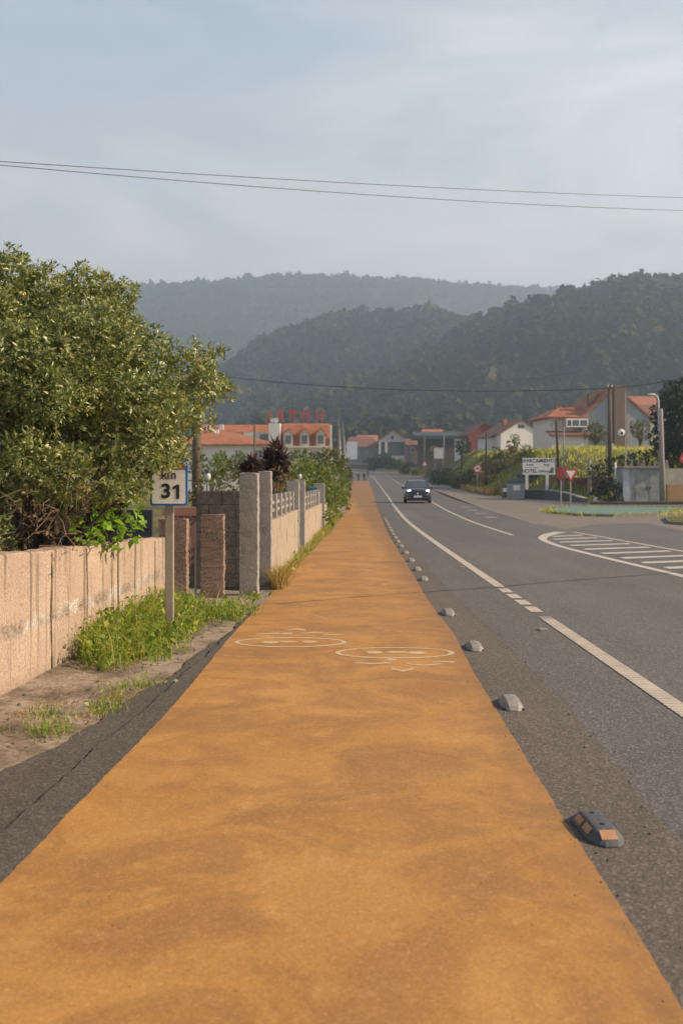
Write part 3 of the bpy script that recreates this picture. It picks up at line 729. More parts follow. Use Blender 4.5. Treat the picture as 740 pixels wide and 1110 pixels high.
# --- grass and weeds
def area_pts(n, fx, y0, y1, dens=lambda x,y:1):
    out = []
    while len(out) < n:
        y = random.uniform(y0,y1); a, b = fx(y); x = random.uniform(a,b)
        if random.random() < dens(x,y): out.append((x,y))
    return np.array(out)
def grass_patch(name, xy, hs, wd, mat, leafy=0, label=None, lsize=.05):
    P = np.column_stack([xy, np.full(len(xy), -.02)])
    V, q = blades(P, hs, np.full(len(P), wd)*RNG.uniform(.6,1.4,len(P)))
    r = np.repeat(RNG.uniform(0,1,len(P))**1.2, 2)
    parts = [(V,q,r)]
    if leafy:
        idx = RNG.integers(0,len(P),leafy); LP = P[idx]+RNG.normal(size=(leafy,3))*.03; LP[:,2] = RNG.uniform(.02,.95,leafy)*hs[idx]
        A = unit(RNG.normal(size=(leafy,3))+np.array([0,0,.25])); N = unit(np.array([0,0,1.])+RNG.normal(size=(leafy,3))*.5); N = unit(N-A*(N*A).sum(1,keepdims=True))
        Ls = lsize*RNG.uniform(.3,1.1,leafy)**1.0*RNG.choice([.7,1.0,1.7],leafy); V2,q2,_ = leaf_quads(LP, A, N, Ls, Ls*.6)
        parts.append((V2,q2,RNG.uniform(0,.75,leafy)))
    V,q,r = merge(parts); return npmesh(name, V, q, mat, None, r)
def gdens(x, y):
    t = (x-WL(y))/(.80-.03*(y-8)); e = min(1, max(0,(y-8.35-max(0,.35-(x-WL(y)))*1.5)/.9), max(0,(12.4-y)/.8))
    return max(0, e*(1.15-t)*(.65+.5*math.sin(x*7+y*3)*math.sin(y*4.1)))
xy = area_pts(5200, lambda y: (WL(y)+.02, WL(y)+.98), 7.6, 12.4, gdens)
hs = np.array([(.10+.26*max(0,1-(x-WL(y))/.85)*min(1,(y-7.2)/1.5))*random.uniform(.45,1.25) for x,y in xy])
tag(grass_patch('grass', xy, hs, .0042, GRASS, 9000), kind='stuff')
sk_ = area_pts(90, lambda y: (WL(y)+.05, WL(y)+.75), 8.3, 12.3); tag(grass_patch('dry_stalks', sk_, RNG.uniform(.25,.60,90), .003, GRASS_DRY, 120, lsize=.03), kind='stuff')
tag(grass_patch('grass', np.array([(x+random.gauss(0,.07),y+random.gauss(0,.10)) for x,y in ((-1.62,7.0),(-1.70,7.2),(-1.83,6.4),(-1.9,6.55),(-2.02,6.9),(-1.72,7.75),(-1.55,7.9),(-2.3,6.3)) for _ in range(90)]), RNG.uniform(.02,.085,720), .003, GRASS, 250, lsize=.03), kind='stuff')
tag(grass_patch('dry_grass', np.array([(x+random.gauss(0,.06),y+random.gauss(0,.09)) for x,y in ((-1.75,6.85),(-2.05,7.2),(-2.2,6.9),(-1.66,7.5)) for _ in range(70)]), RNG.uniform(.01,.05,280), .003, GRASS_DRY), kind='stuff')
tag(grass_patch('dry_grass', np.array([(FX(y)+.06+abs(random.gauss(0,.07)),y) for y in [14.55+abs(random.gauss(0,.55)) for _ in range(700)]]), RNG.uniform(.10,.42,700), .005, GRASS_DRY), kind='stuff')
tag(grass_patch('grass', np.array([(FX(y)+.03+random.random()*max(.08,(pathL(y)-FX(y))*.75),y) for y in [15.2+random.random()**.8*29 for _ in range(2600)]]), RNG.uniform(.04,.20,2600), .007, GRASS, 1100, lsize=.07), kind='stuff')
tag(grass_patch('dry_grass', np.array([(FX(y)+.03+random.random()*max(.06,(pathL(y)-FX(y))*.8),y) for y in [15.0+random.random()**.9*28 for _ in range(1500)]]), RNG.uniform(.06,.26,1500), .006, GRASS_DRY), kind='stuff')
tag(grass_patch('grass', np.array([(random.gauss(-1.18,.07), random.gauss(13.5,.1)) for _ in range(160)]), RNG.uniform(.03,.10,160), .004, GRASS, 80, lsize=.04), kind='stuff')
tag(grass_patch('grass', np.array([(random.gauss(-1.35,.16), random.gauss(12.0,.35)) for _ in range(420)]), RNG.uniform(.05,.20,420), .004, GRASS, 500, lsize=.05), kind='stuff')

# ================================================================== BIG BUSH
bu = thing('leafy_bush', 'big rounded leafy bush overhanging the low concrete wall', 'bush', (-3.3,10.4,0))
def bush_cull(p):
    X, Y, Z = p[:,0]-3.3, p[:,1]+10.4, p[:,2]
    sign = (Y < 10.4) & (X > -1.83) & (X < -1.5) & (Z > 1.28) & (Z < 1.70)     # twigs trimmed away from the plate
    low = (X > -2.95) & (Z < 1.42) & (Y < 10.3) & (Y > 8.6)
    return (p[:,0] > -4.2) & ~low & ((Z > .95) | (p[:,0] < .45)) & ~sign
puffs = []
for u,v,Y,r in [(15,345,10.5,60),(0,420,9.5,88),(70,355,10.5,58),(112,340,10.8,46),(100,410,9.8,75),(150,392,10.5,52),(140,455,9.6,62),(60,475,9.2,72),(185,430,10.1,46),(175,475,9.9,34),(214,408,10.6,32),(236,420,10.8,17),(224,388,10.9,17),(12,302,11,26),(45,318,11,32),(90,318,11,28),(158,362,10.9,22),
                (150,497,9.4,42),(100,520,9.0,48),(35,545,9.0,42),(125,545,9.0,30),(176,500,9.75,22),(-70,400,10,110),(-80,352,11,80),(-70,520,9,90),(60,420,12,105),(130,430,11.8,70),(20,565,8.9,44),(75,555,9.0,40),(168,505,9.8,18),(152,512,9.7,22),(10,600,8.7,30),(60,590,8.9,26),(-40,580,8.6,44)]:
    p = at(u,v,Y)-Vector((-3.3,10.4,0)); puffs.append((p.x,p.y,p.z,r*Y/F,1.0))
fine = []; r9 = random.Random(21)
for (a_,b_,c_,r_,_) in puffs:                # each bough carries smaller leaf clumps of its own
    for k in range(int(10*(r_/.5)**1.3)+4):
        d = Vector((r9.gauss(0,1),r9.gauss(-.25,1),r9.gauss(.15,1))).normalized()*r_*r9.uniform(.72,.98)
        fine.append((a_+d.x, b_+d.y, c_+d.z, r_*r9.uniform(.20,.36)))
crown_leaves('crown', fine, LEAF_BUSH, bu, 135, .056, .023, per=8, shell=(.70,1.12), segs=2, inner=.16, cull=bush_cull, jit=.012)
crown_leaves('inner_leaves', [(a_,b_,c_,r_*.80,1.0) for (a_,b_,c_,r_,_) in puffs], LEAF_BUSH, bu, 50, .06, .024, per=7, shell=(.70,1.0), inner=.12, cull=bush_cull)
mb = MB(); rr = random.Random(3)
root = Vector((.0,.2,0))
for k,(px,py,pz,r,_) in enumerate(puffs):
    tip = Vector((px,py,pz)); a = root+Vector((rr.uniform(-.2,.2),rr.uniform(-.2,.2),0)); m1 = a.lerp(tip,.45)+Vector((rr.uniform(-.12,.12),rr.uniform(-.12,.12),.1))
    mb.tube([a, a.lerp(m1,.5)+Vector((0,0,.12)), m1, m1.lerp(tip,.6), tip], [.055,.045,.03,.02,.008], 6)
    for j in range(7):
        d = Vector((rr.gauss(0,1),rr.gauss(0,1),rr.gauss(.3,1))).normalized()*r*.9; b0 = m1.lerp(tip, rr.uniform(.3,1))
        mb.tube([b0, b0+d*.5+Vector((0,0,.03)), b0+d], [.010,.007,.003], 4)
mb.build('branches', BARK, bu, smooth=True)
mb = MB()
for k in range(170):                           # dry brown twigs low on the left
    b0 = at(rr.uniform(-30,95), rr.uniform(525,606), rr.uniform(8.3,9.4))-Vector((-3.3,10.4,0))
    d = Vector((rr.gauss(.2,.6),rr.gauss(-.3,.6),rr.gauss(.25,.5))).normalized()*rr.uniform(.10,.32)
    mb.tube([b0, b0+d*.5+Vector((rr.gauss(0,.02),0,.02)), b0+d], [.0045,.0035,.0015], 4)
mb.build('dry_twigs', M('dry_twig', (.17,.115,.075), .9), bu)
crown_leaves('dry_leaves', [(at(30,560,8.9).x+3.3, 8.9-10.4, at(30,560,8.9).z, .42), (at(85,500,9.0).x+3.3, 9.0-10.4, at(85,530,9.0).z, .30)], LEAF_DRY, bu, 60, .05, .016, per=5)

# --- fig sapling with big bright leaves on top of the wall
fg = thing('fig_sapling', 'bright green large-leaved sapling under the bush at the wall top', 'plant', (-2.72,10.2,0))
FX0 = Vector((-2.72,10.2,0))
tips = [at(u,v,Y)-FX0 for u,v,Y in ((92,560,9.5),(110,572,9.7),(125,558,9.8),(140,564,10.0),(118,545,9.7),(133,578,9.9),(100,580,9.6),(147,572,10.1),(128,570,9.8),(106,552,9.6),(84,575,9.3),(136,552,9.9),(112,585,9.7),(146,556,10.1),(88,548,9.3),(98,542,9.4),(78,566,9.2),(116,538,9.6),(126,588,9.8),(90,588,9.4),(104,566,9.5),(120,566,9.7),(140,545,9.9))]
mb = MB()
for t in tips: mb.tube([(-.1,.1,0), (-.05,.03,t.z*.6), t], [.016,.012,.005], 5)
mb.build('stem', BARK, fg)
LP = []; LA = []
for t in tips:
    for k in range(11): LP.append(t+Vector((rr.gauss(0,.05),rr.gauss(0,.05),rr.gauss(0,.05)))); LA.append((rr.gauss(.35,.8),rr.gauss(-.4,.8),rr.gauss(.0,.5)))
LP = np.array(LP); LA = unit(np.array(LA)); N = unit(np.array([.2,-.2,.9])+RNG.normal(size=LP.shape)*.45); N = unit(N-LA*(N*LA).sum(1,keepdims=True))
Ls = RNG.uniform(.07,.135,len(LP)); V,q,k = leaf_quads(LP, LA, N, Ls, Ls*.58, .14, 2)
npmesh('leaves', V, q, LEAF_FIG, fg, np.repeat(RNG.uniform(0,1,len(LP)), k))
# ================================================================== dark joints and lines across the asphalt
LINE_MAT = M('dark_asphalt_line', (.03,.027,.025), .8)
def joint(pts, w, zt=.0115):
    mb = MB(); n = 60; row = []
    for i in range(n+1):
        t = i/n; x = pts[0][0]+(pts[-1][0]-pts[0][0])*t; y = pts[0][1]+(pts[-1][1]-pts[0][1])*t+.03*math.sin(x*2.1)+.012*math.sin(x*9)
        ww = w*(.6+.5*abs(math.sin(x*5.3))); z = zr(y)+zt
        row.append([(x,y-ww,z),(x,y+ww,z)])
    mb.rings(row, caps=False, closed=False); tag(mb.build('asphalt_line', LINE_MAT, fix=False), kind='structure')
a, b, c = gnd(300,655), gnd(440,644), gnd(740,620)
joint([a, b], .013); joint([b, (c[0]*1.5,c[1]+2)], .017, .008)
joint([gnd(377,550), gnd(440,547)], .10, .011)  # plain dark line across the path, left of the car
LINE_MAT = M('dusty_hairline_crack', (.20,.10,.04), .9)
for y_, w_ in ((11.2,.004),(19.3,.008),(26.5,.012),(38.5,.03)): joint([(pathL(y_)+.03,y_-.1),(pathR(y_)-.03,y_+.12)], w_, .0085)

SIDE = asphalt_mat('pale_sunlit_asphalt', (.165,.138,.112), (.205,.172,.14), .5)  # paler side road asphalt, with its sunlit sheen put into the colour
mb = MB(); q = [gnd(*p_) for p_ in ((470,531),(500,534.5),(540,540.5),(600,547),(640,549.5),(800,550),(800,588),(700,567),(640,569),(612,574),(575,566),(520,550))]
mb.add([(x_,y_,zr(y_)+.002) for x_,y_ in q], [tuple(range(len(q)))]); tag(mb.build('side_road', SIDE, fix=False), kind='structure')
# ================================================================== CAR
CARP = None
def car_paint():
    m, nt, b, out = newmat('dark_navy_car_paint')
    b.inputs['Base Color'].default_value = (.018,.024,.036,1); setin(b, Roughness=.28, Metallic=.35); b.inputs['Coat Weight'].default_value = .8
    return m
CARP = car_paint(); TYRE = M('tyre', (.02,.02,.021), .85); RIM = M('alloy_rim', (.45,.45,.46), .35, metal=.8); LIGHT = emit_mat('headlight_lamp', (1,.97,.9), 3.0)
CHROME = M('chrome', (.6,.6,.6), .2, metal=1); PLATE = M('white_plate', (.7,.7,.68), .4)
def make_car(name, label, loc, rz, paint, lamps=True, group=None):
    t = thing(name, label, 'car', loc, rz, group)
    def sect(y, w, b, tp, k=.16):
        h = tp-b
        return [(-w*.80,y,b),(-w*.97,y,b+h*.12),(-w,y,b+h*.45),(-w*.985,y,b+h*.70),(-w*.93,y,tp-h*.07),(-w*.78,y,tp),(0,y,tp+.025),(w*.78,y,tp),(w*.93,y,tp-h*.07),(w*.985,y,b+h*.70),(w,y,b+h*.45),(w*.97,y,b+h*.12),(w*.80,y,b)]
    mb = MB()
    mb.rings([sect(*q) for q in ((0,.66,.26,.66),(.06,.80,.22,.80),(.22,.88,.20,.90),(.6,.915,.20,.98),(1.15,.92,.20,1.03),(1.6,.92,.20,1.05),(3.4,.92,.20,1.08),(4.05,.90,.22,1.08),(4.32,.85,.25,1.02),(4.42,.74,.32,.9))], m=0)
    # roof and pillars
    def cab(y, w, z): return [(-w,y,z),(-w*.55,y,z+.035),(0,y,z+.05),(w*.55,y,z+.035),(w,y,z)]
    mb.rings([cab(1.98,.60,1.50),cab(2.3,.63,1.545),(cab(3.2,.63,1.545)),cab(3.85,.58,1.47)], caps=False, closed=False)
    body = mb.build('body', paint, t, smooth=True)
    mb = MB(); mb.add([(-.80,1.12,1.05),(.80,1.12,1.05),(.60,1.97,1.50),(-.60,1.97,1.50),(0,1.03,1.06),(0,1.95,1.55)], [(0,4,5,3),(4,1,2,5)]); mb.build('windscreen', GLASS, t, smooth=True)
    mb = MB(); mb.add([(-.78,4.30,1.05),(.78,4.30,1.05),(.58,3.86,1.47),(-.58,3.86,1.47)], [(0,1,2,3)]); mb.build('rear_window', GLASS, t)
    for s_ in (-1,1):
        mb = MB(); mb.add([(s_*.85,1.25,1.05),(s_*.86,2.75,1.07),(s_*.635,2.75,1.54),(s_*.61,2.02,1.495)], [(0,1,2,3)]); mb.build('side_window', GLASS, t)
        mb = MB(); mb.add([(s_*.86,2.85,1.07),(s_*.84,4.15,1.07),(s_*.585,3.82,1.465),(s_*.633,2.85,1.54)], [(0,1,2,3)]); mb.build('side_window', GLASS, t)
        for a_ in ((.82,1.12,1.04,.61,1.99,1.50),(.86,2.80,1.05,.635,2.80,1.54),(.83,4.25,1.05,.58,3.87,1.47)):
            mb = MB(); mb.tube([(s_*a_[0],a_[1],a_[2]),(s_*a_[3],a_[4],a_[5])],.045,6); mb.build('pillar', paint, t)
        mb = MB(); mb.rings([[(s_*x+dx*sc_*.5, y, .78+dz*sc_+.02*k) for dx,dz in ((-.30,-.05),(.26,-.04),(.30,.09),(.0,.09),(-.30,.02))] for k,(y,x,sc_) in enumerate(((.10,.60,.75),(.16,.62,1.0),(.45,.64,.9)))]); mb.build('headlight', LIGHT if lamps else CHROME, t)
        mb = MB(); mb.lathe([(.01,0),(.09,.0),(.10,.08),(.05,.12)], 12, (s_*1.0,1.35,1.04), axis='y'); mb.build('side_mirror', paint, t, smooth=True)
        mb = MB(); mb.box(s_*.60-.10, s_*.60+.10, .02,.10,.36,.43); mb.build('fog_light', LIGHT if lamps else CHROME, t)
        for y in (.86,3.50):
            mb = MB(); mb.lathe([(.20,-.10),(.30,-.10),(.335,-.05),(.335,.05),(.30,.10),(.20,.10)], 20, (s_*.83,y,.335), axis='x'); wh = mb.build('wheel', TYRE, t, smooth=False)
            mb = MB(); mb.lathe([(.02,.03),(.20,.07),(.205,.10),(.19,.11),(.02,.09)], 14, (s_*.83 if s_>0 else s_*.83-.14,y,.335), axis='x'); mb.build('rim', RIM, wh)
    mb = MB(); mb.box(-.52,.52,-.012,.05,.56,.70); mb.box(-.62,.62,-.01,.08,.28,.46); gr = mb.build('grille', DARKM, t)
    mb = MB(); mb.prism([(-.07,.65),(0,.76),(.07,.65),(0,.54)], -.04, -.014); mb.build('emblem', CHROME, gr)
    mb = MB(); mb.cbox(-.27,.27,-.035,-.012,.40,.51,.004); mb.build('number_plate', PLATE, t)
    mb = MB(); mb.box(-.80,.80,.03,4.3,.17,.27); mb.build('underside', RUBBER, t)
    return t
cx_, cy_ = gnd(452.5,545.6)
make_car('car', 'dark navy compact suv driving towards the camera with headlights on', (cx_, cy_, zr(cy_)+.005), -.055, CARP)
SILVER = M('silver_car_paint', (.45,.45,.45), .3, metal=.4, dirt=0)
DARKG = M('charcoal_car_paint', (.05,.05,.055), .3, metal=.3, dirt=0)
for (u,v,Y,rz,l,pm) in ((438,506.5,285,-1.2,'silver car parked on the grassy roadside far up the road, left of the white one',SILVER),(449,507,275,-1.25,'white car parked on the grassy roadside far up the road',WHITEP)):
    p = at(u,v,Y); make_car('parked_car', l, (p.x,p.y,terr(p.x,p.y)), rz, pm, False, 'cars parked beside the far road')
p = at(645,541,67); t = thing('marker_post', 'low marker with a round white disc beside the dark hedge left of the hut', 'marker', (p.x,67,0)); mb = MB(); mb.tube([(0,0,-.05),(0,0,.25)],.04,8); mb.build('post', DARKM, t); mb = MB(); mb.lathe([(.01,-.05),(.17,-.05),(.17,-.09),(.01,-.09)],16,(0,0,.30),axis='y'); mb.build('disc', WHITEP, t)

# ================================================================== PEOPLE far down the path
def person(x, y, label, top, bottom, hair, ph):
    t = thing('person', label, 'person', (x, y, zr(y)+.01), random.uniform(-.2,.2))
    J = [(0,0,.92),(0,0,1.15),(0,0,1.40),(0,.0,1.50),(0,-.01,1.62),(0,0,1.70),
         (-.19,0,1.40),(-.25,.05*ph,1.12),(-.26,-.08*ph,.86),(.19,0,1.40),(.25,-.05*ph,1.12),(.26,.08*ph,.86),
         (-.10,0,.86),(-.10,-.14*ph,.47),(-.10,-.08*ph,.07),(-.10,-.20*ph,.03),(.10,0,.86),(.10,.14*ph,.47),(.10,.26*ph,.10),(.10,.14*ph,.03)]
    R = [.15,.14,.15,.06,.10,.075,.065,.05,.035,.065,.05,.035,.095,.065,.045,.035,.095,.065,.045,.035]
    E = [(0,1),(1,2),(2,3),(3,4),(4,5),(2,6),(6,7),(7,8),(2,9),(9,10),(10,11),(0,12),(12,13),(13,14),(14,15),(0,16),(16,17),(17,18),(18,19)]
    me = bpy.data.meshes.new('body'); me.from_pydata(J, E, [])
    o = bpy.data.objects.new('body', me); COL.objects.link(o)
    md = o.modifiers.new('skin','SKIN')
    for i, sv in enumerate(me.skin_vertices[0].data): sv.radius = (R[i],R[i]*.85); sv.use_root = (i == 0)
    o.modifiers.new('sub','SUBSURF').levels = 1
    dg = bpy.context.evaluated_depsgraph_get(); dg.update()
    m2 = bpy.data.meshes.new_from_object(o.evaluated_get(dg)); bpy.data.objects.remove(o)
    m, nt, b, out = newmat('skin_tone'); b.inputs['Base Color'].default_value = (.35,.19,.12,1); setin(b, Roughness=.6)
    m2.materials.clear(); m2.materials.append(m); m2.name = 'body'
    ob = bpy.data.objects.new('body', m2); COL.objects.link(ob); ob.parent = t
    import bmesh
    for nm, mat_, f in (('shirt', top, lambda c: .88 < c.z < 1.47), ('trousers', bottom, lambda c: .12 < c.z <= .93 and abs(c.x) < .215), ('hair', hair, lambda c: c.z > 1.64 or (c.z > 1.56 and c.y > .03))):
        bm = bmesh.new(); bm.from_mesh(m2); bm.faces.ensure_lookup_table()
        bmesh.ops.delete(bm, geom=[f_ for f_ in bm.faces if not f(f_.calc_center_median())], context='FACES')
        bm.normal_update()
        for v in bm.verts: v.co += v.normal*.012
        mm = bpy.data.meshes.new(nm); bm.to_mesh(mm); bm.free(); mm.materials.clear(); mm.materials.append(mat_)
        oo = bpy.data.objects.new(nm, mm); COL.objects.link(oo); oo.parent = ob
    return t
HAIRM = M('dark_hair', (.02,.015,.012), .6)
for u, v, l, tp, bt, ph in ((388.3,521.8,'person in brown top and trousers walking leftmost far down the path',M('brown_cloth',(.11,.06,.045),.9),M('brown_trousers',(.09,.055,.045),.9),1),
                     (394.5,521.6,'person all in black walking in the middle of the far group',M('black_cloth',(.015,.015,.016),.9),M('black_trousers',(.012,.012,.013),.9),-1),
                     (398.6,518.2,'person in grey blue clothes at the right of the far group',M('grey_blue_cloth',(.10,.12,.15),.9),M('grey_trousers',(.05,.055,.065),.9),1)):
    x, y = gnd(u,v); person(x, y, l, tp, bt, HAIRM, ph)

# ================================================================== plants along the left
def plant(name, label, cat, base, puffs, mat, dens, L, W, per=5, group=None, trunk=True, tr=.06, segs=1, shell=(.75,1.05), up=.3):
    t = thing(name, label, cat, base, 0, group); B = Vector(base)
    pf = [(*(Vector(p[:3])-B), p[3], p[4] if len(p) > 4 else 1.0) for p in puffs]
    crown_leaves('crown' if trunk else 'foliage', pf, mat, t, dens, L, W, per, up, shell, segs)
    if trunk:
        mb = MB(); rr_ = random.Random(len(pf)*7+int(base[1]*10))
        for p in pf[:14]:
            tip = Vector(p[:3]); k = Vector((tip.x*.25,tip.y*.25,tip.z*.5))
            mb.tube([(rr_.uniform(-tr,tr),rr_.uniform(-tr,tr),-.1), k, tip], [tr,tr*.6,tr*.15], 6)
        mb.build('trunk', BARK, t, smooth=True)
    return t
def px(u, v, Y, r): p = at(u,v,Y); return (p.x,p.y,p.z,r*Y/F)
plant('hedge_bush', 'bright green spreading bush spilling over the fence beside the path', 'bush', (-1.0,34,0),
      [px(*q) for q in ((352,535,36,15),(364,540,38,11),(345,525,37,13),(360,520,40,14),(370,530,44,9),(340,540,34,9),(330,520,37,14),(352,550,33,10),(358,558,31,6),(365,548,38,9),(372,542,46,6),(325,535,38,14),(348,512,42,12))], LEAF_GREEN, 26, .17, .075)
plant('hedge_bush', 'rounded darker green bush standing above the bright hedge near the path', 'bush', (-1.2,52,0),
      [px(*q) for q in ((352,500,52,11),(342,503,52,9),(362,501,53,11),(370,507,54,8),(355,494,53,7),(374,514,56,6))], LEAF_OLIVE, 20, .22, .09)
plant('garden_shrub', 'tall green garden shrub just left of the rounded hedge', 'shrub', (-3.4,40,0),
      [px(*q) for q in ((318,512,40,13),(328,500,42,10),(310,520,40,11),(333,512,40,10),(322,524,38,12),(304,512,44,8))], LEAF_GREEN, 20, .2, .08)
plant('garden_shrub', 'dull green shrub row above the dark block wall', 'shrub', (-4.2,32,0),
      [px(*q) for q in ((252,518,32,13),(240,522,30,12),(268,520,33,11),(228,522,31,9),(258,506,36,9))], LEAF_OLIVE, 20, .16, .07)
plant('climbing_vine', 'leafy green shrub below the windows of the pale left house', 'plant', (-7.6,58,0),
      [px(*q) for q in ((232,508,58,11),(246,506,60,9),(258,504,60,10),(222,512,58,8),(266,512,58,8),(240,497,62,6))], LEAF_GREEN, 12, .28, .12)
plant('garden_shrub', 'reddish flowering shrub in front of the fence slats', 'shrub', (-1.6,24,0),
      [px(*q) for q in ((302,518,24,9),(308,524,24,8),(297,524,24,7))], LEAF_DRY, 26, .12, .05)
# purple cordylines
def cordyline(u, v, Y, hpx, heads, label):
    b = at(u, 540, Y); t = thing('cordyline', label, 'plant', (b.x, Y, 0)); B = Vector((b.x,Y,0))
    mb = MB(); LP=[]; LA=[]; Lm=[]
    for hu, hv, r in heads:
        h = at(hu,hv,Y)-B; mb.tube([(0,0,0),(h.x*.5,.05,h.z*.6),h],[.07,.06,.045],7)
        n = 150; d = rand_dirs(n); d[:,2] = d[:,2]*.8+.15; LP.append(np.tile(np.array(h),(n,1))+d*.03); LA.append(unit(d)); Lm.append(np.full(n, r*Y/F))
    LP=np.concatenate(LP); LA=np.concatenate(LA); Lm=np.concatenate(Lm)*RNG.uniform(.7,1.15,len(LP))
    N = unit(np.cross(LA, np.cross(np.array([0,0,1.])+RNG.normal(size=LA.shape)*.1, LA)+1e-3)); N = unit(np.cross(np.cross(LA,[0,0,1.]+RNG.normal(size=LA.shape)*.2),LA))
    V,q,k = leaf_quads(LP, LA, N, Lm, np.full(len(LP), .055), .1, 2)
    npmesh('leaves', V, q, LEAF_PURP, t, np.repeat(RNG.uniform(0,1,len(LP)),k))
    mb.build('stem', BARK, t, smooth=True)
cordyline(298, 0, 26, 30, ((299,488,17),(291,499,16),(305,500,17),(298,508,16),(288,511,12),(307,513,13)), 'taller purple spiky cordyline rising behind the granite posts')
cordyline(272, 0, 24, 20, ((274,503,15),(266,509,13),(279,510,12)), 'shorter darker spiky cordyline left of the taller purple one')

# ================================================================== poles, lamps on the left
t = thing('utility_pole', 'dark utility pole wrapped in creeper behind the bush tip', 'pole', (at(213,0,24).x,24,0))
mb = MB(); mb.tube([(0,0,0),(.02,0,4.6)],[.12,.10],10); mb.build('shaft', WOODPOLE, t, smooth=True)
crown_leaves('creeper', [(0,0,.3+.28*k,.17) for k in range(8)], LEAF_OLIVE, t, 60, .08, .045, per=3)
p = at(276,505,70); mb = MB(); mb.tube([(0,0,-3),(0,0,at(0,461,70).z)],[.10,.07],8); o = mb.build('utility_pole', WOODPOLE, smooth=True); o.location = (p.x,70,0); tag(o, 'plain dark wooden pole in front of the orange hotel roofs', 'pole')
def globe_lamp(u, v, Y, label, ztop):
    p = at(u,v,Y); t = thing('garden_lamp', label, 'lamp', (p.x,Y,0)); q = .62
    mb = MB(); mb.lathe([(.05,0),(.05,.03),(.022,.06),(.022,p.z-.10),(.05,p.z-.09)],10); mb.build('post', GREYPOLE, t)
    mb = MB(); mb.lathe([(.030,p.z-.09),(.055,p.z-.05),(.062,p.z+.0),(.055,p.z+.04),(.03,p.z+.06)],12); mb.build('lamp_shade', M('frosted_lamp',(.5,.49,.46),.5), t, smooth=True)
    mb = MB(); mb.lathe([(.065,p.z+.062),(.045,p.z+.09),(.01,p.z+.11)],12); mb.build('cap', DARKM, t)
globe_lamp(225,516,19,'white globe garden lamp near the creeper covered pole',0)
globe_lamp(324.5,516,27,'white garden lamp above the fence posts in front of shrubs',0)
mb = MB(); mb.cbox(-.16,.16,-.10,.10,0,.16,.03); o = mb.build('water_tank', M('turquoise_plastic',(.03,.12,.14),.6)); p = at(339,530,30); o.location = (p.x,30,p.z-.1); tag(o, 'small turquoise plastic tub behind the second fence section', 'tub')
mb = MB(); mb.cbox(-.2,.2,-.2,.2,-1.6,0,.02); o = mb.build('tub_stand', GRAN); o.location = (p.x,30,p.z-.1); tag(o,'grey block plinth hidden under the turquoise tub','plinth')

# ================================================================== BUILDINGS
def win(parent, x0, x1, z0, z1, y=-.02, frame=WHITEP, bars=1, fw=.09, flip=None):
    f = MB(); f.box(x0,x1,y-.06,y,z0,z0+fw); f.box(x0,x1,y-.06,y,z1-fw,z1); f.box(x0,x0+fw,y-.06,y,z0+fw,z1-fw); f.box(x1-fw,x1,y-.06,y,z0+fw,z1-fw)
    for k in range(bars):
        x = x0+(x1-x0)*(k+1)/(bars+1); f.box(x-.035,x+.035,y-.055,y-.002,z0+fw,z1-fw)
    o = f.build('window', frame, parent); g = MB(); g.box(x0+fw,x1-fw,y-.02,y-.004,z0+fw,z1-fw); g.build('pane', GLASS, o)
    return o
def gable(mb, x0, x1, y0, y1, z0, ze, za, xa=None):
    xa = (x0+x1)/2 if xa is None else xa
    return mb.prism([(x0,z0),(x1,z0),(x1,ze),(xa,za),(x0,ze)], y0, y1)
def roof_slabs(mb, x0, x1, y0, y1, ze, za, th=.18, ov=.35, xa=None):
    xa = (x0+x1)/2 if xa is None else xa
    for xe in (x0, x1):
        d = 1 if xe > xa else -1; sl = (za-ze)/(xa-xe); xo = xe+d*ov; zo = ze+(xo-xe)*sl
        mb.prism([(xo,zo+.003),(xa,za+.003),(xa,za+th),(xo,zo+th*.9)], y0-ov, y1+ov)
def B(u0, Y, zbase=None):
    x = (u0-CX)*Y/F; z = terr(x,Y) if zbase is None else zbase
    def L(u, v): return ((u-u0)*Y/F, H-(v-HV)*Y/F-z)
    return (x, Y, z), L

# ---- hotel
loc, L = B(332,140); hz = lambda v: L(0,v)[1]; hx = lambda u: L(u,0)[0]
ho = thing('hotel', 'cream hotel with orange tiled mansard roof and three dormers', 'hotel', loc)
mb = MB(); mb.box(hx(304),hx(359),0,12,-1,hz(484)); mb.build('wall', CREAMW, ho)
mb = MB(); mb.box(hx(304)-.1,hx(359)+.15,-.35,0-.003,hz(485.5),hz(483.5)); mb.build('cornice', CREAMW, ho)
zt, ze_ = hz(460), hz(484)
mb = MB(); mb.rings([[(hx(305),-.1,ze_+.01),(hx(360),-.1,ze_+.01),(hx(360),12,ze_+.01),(hx(305),12,ze_+.01)],[(hx(305.5),1.6,zt),(hx(357),1.6,zt),(hx(357),10.5,zt),(hx(305.5),10.5,zt)],[(hx(306),3.5,hz(457.5)),(hx(356),3.5,hz(457.5)),(hx(356),9,hz(457.5)),(hx(306),9,hz(457.5))]]); mb.build('roof', TILE, ho)
mb = MB(); mb.box(hx(357.5),hx(359.6),-.15,.4,hz(484)+.02,hz(460)); mb.build('roof_edge', WHITEW, ho)
for u in (312.5,330,347.5):
    dm = MB(); a, b_ = hx(u-5), hx(u+5)
    gable(dm, a, b_, -.25, 2.2, ze_+.02, hz(470.5), hz(464.5)); d_ = dm.build('dormer', CREAMW, ho)
    rf = MB(); roof_slabs(rf, a, b_, -.25, 2.4, hz(470.5), hz(464.5), .10, .18); rf.build('dormer_roof', TILE, d_)
    wv = win(d_, hx(u-3.2), hx(u+3.2), hz(481), hz(472), -.26, GREYPOLE)
for u in (318,330,345): win(ho, hx(u-3), hx(u+3), hz(498), hz(489), -.01, WHITEP)
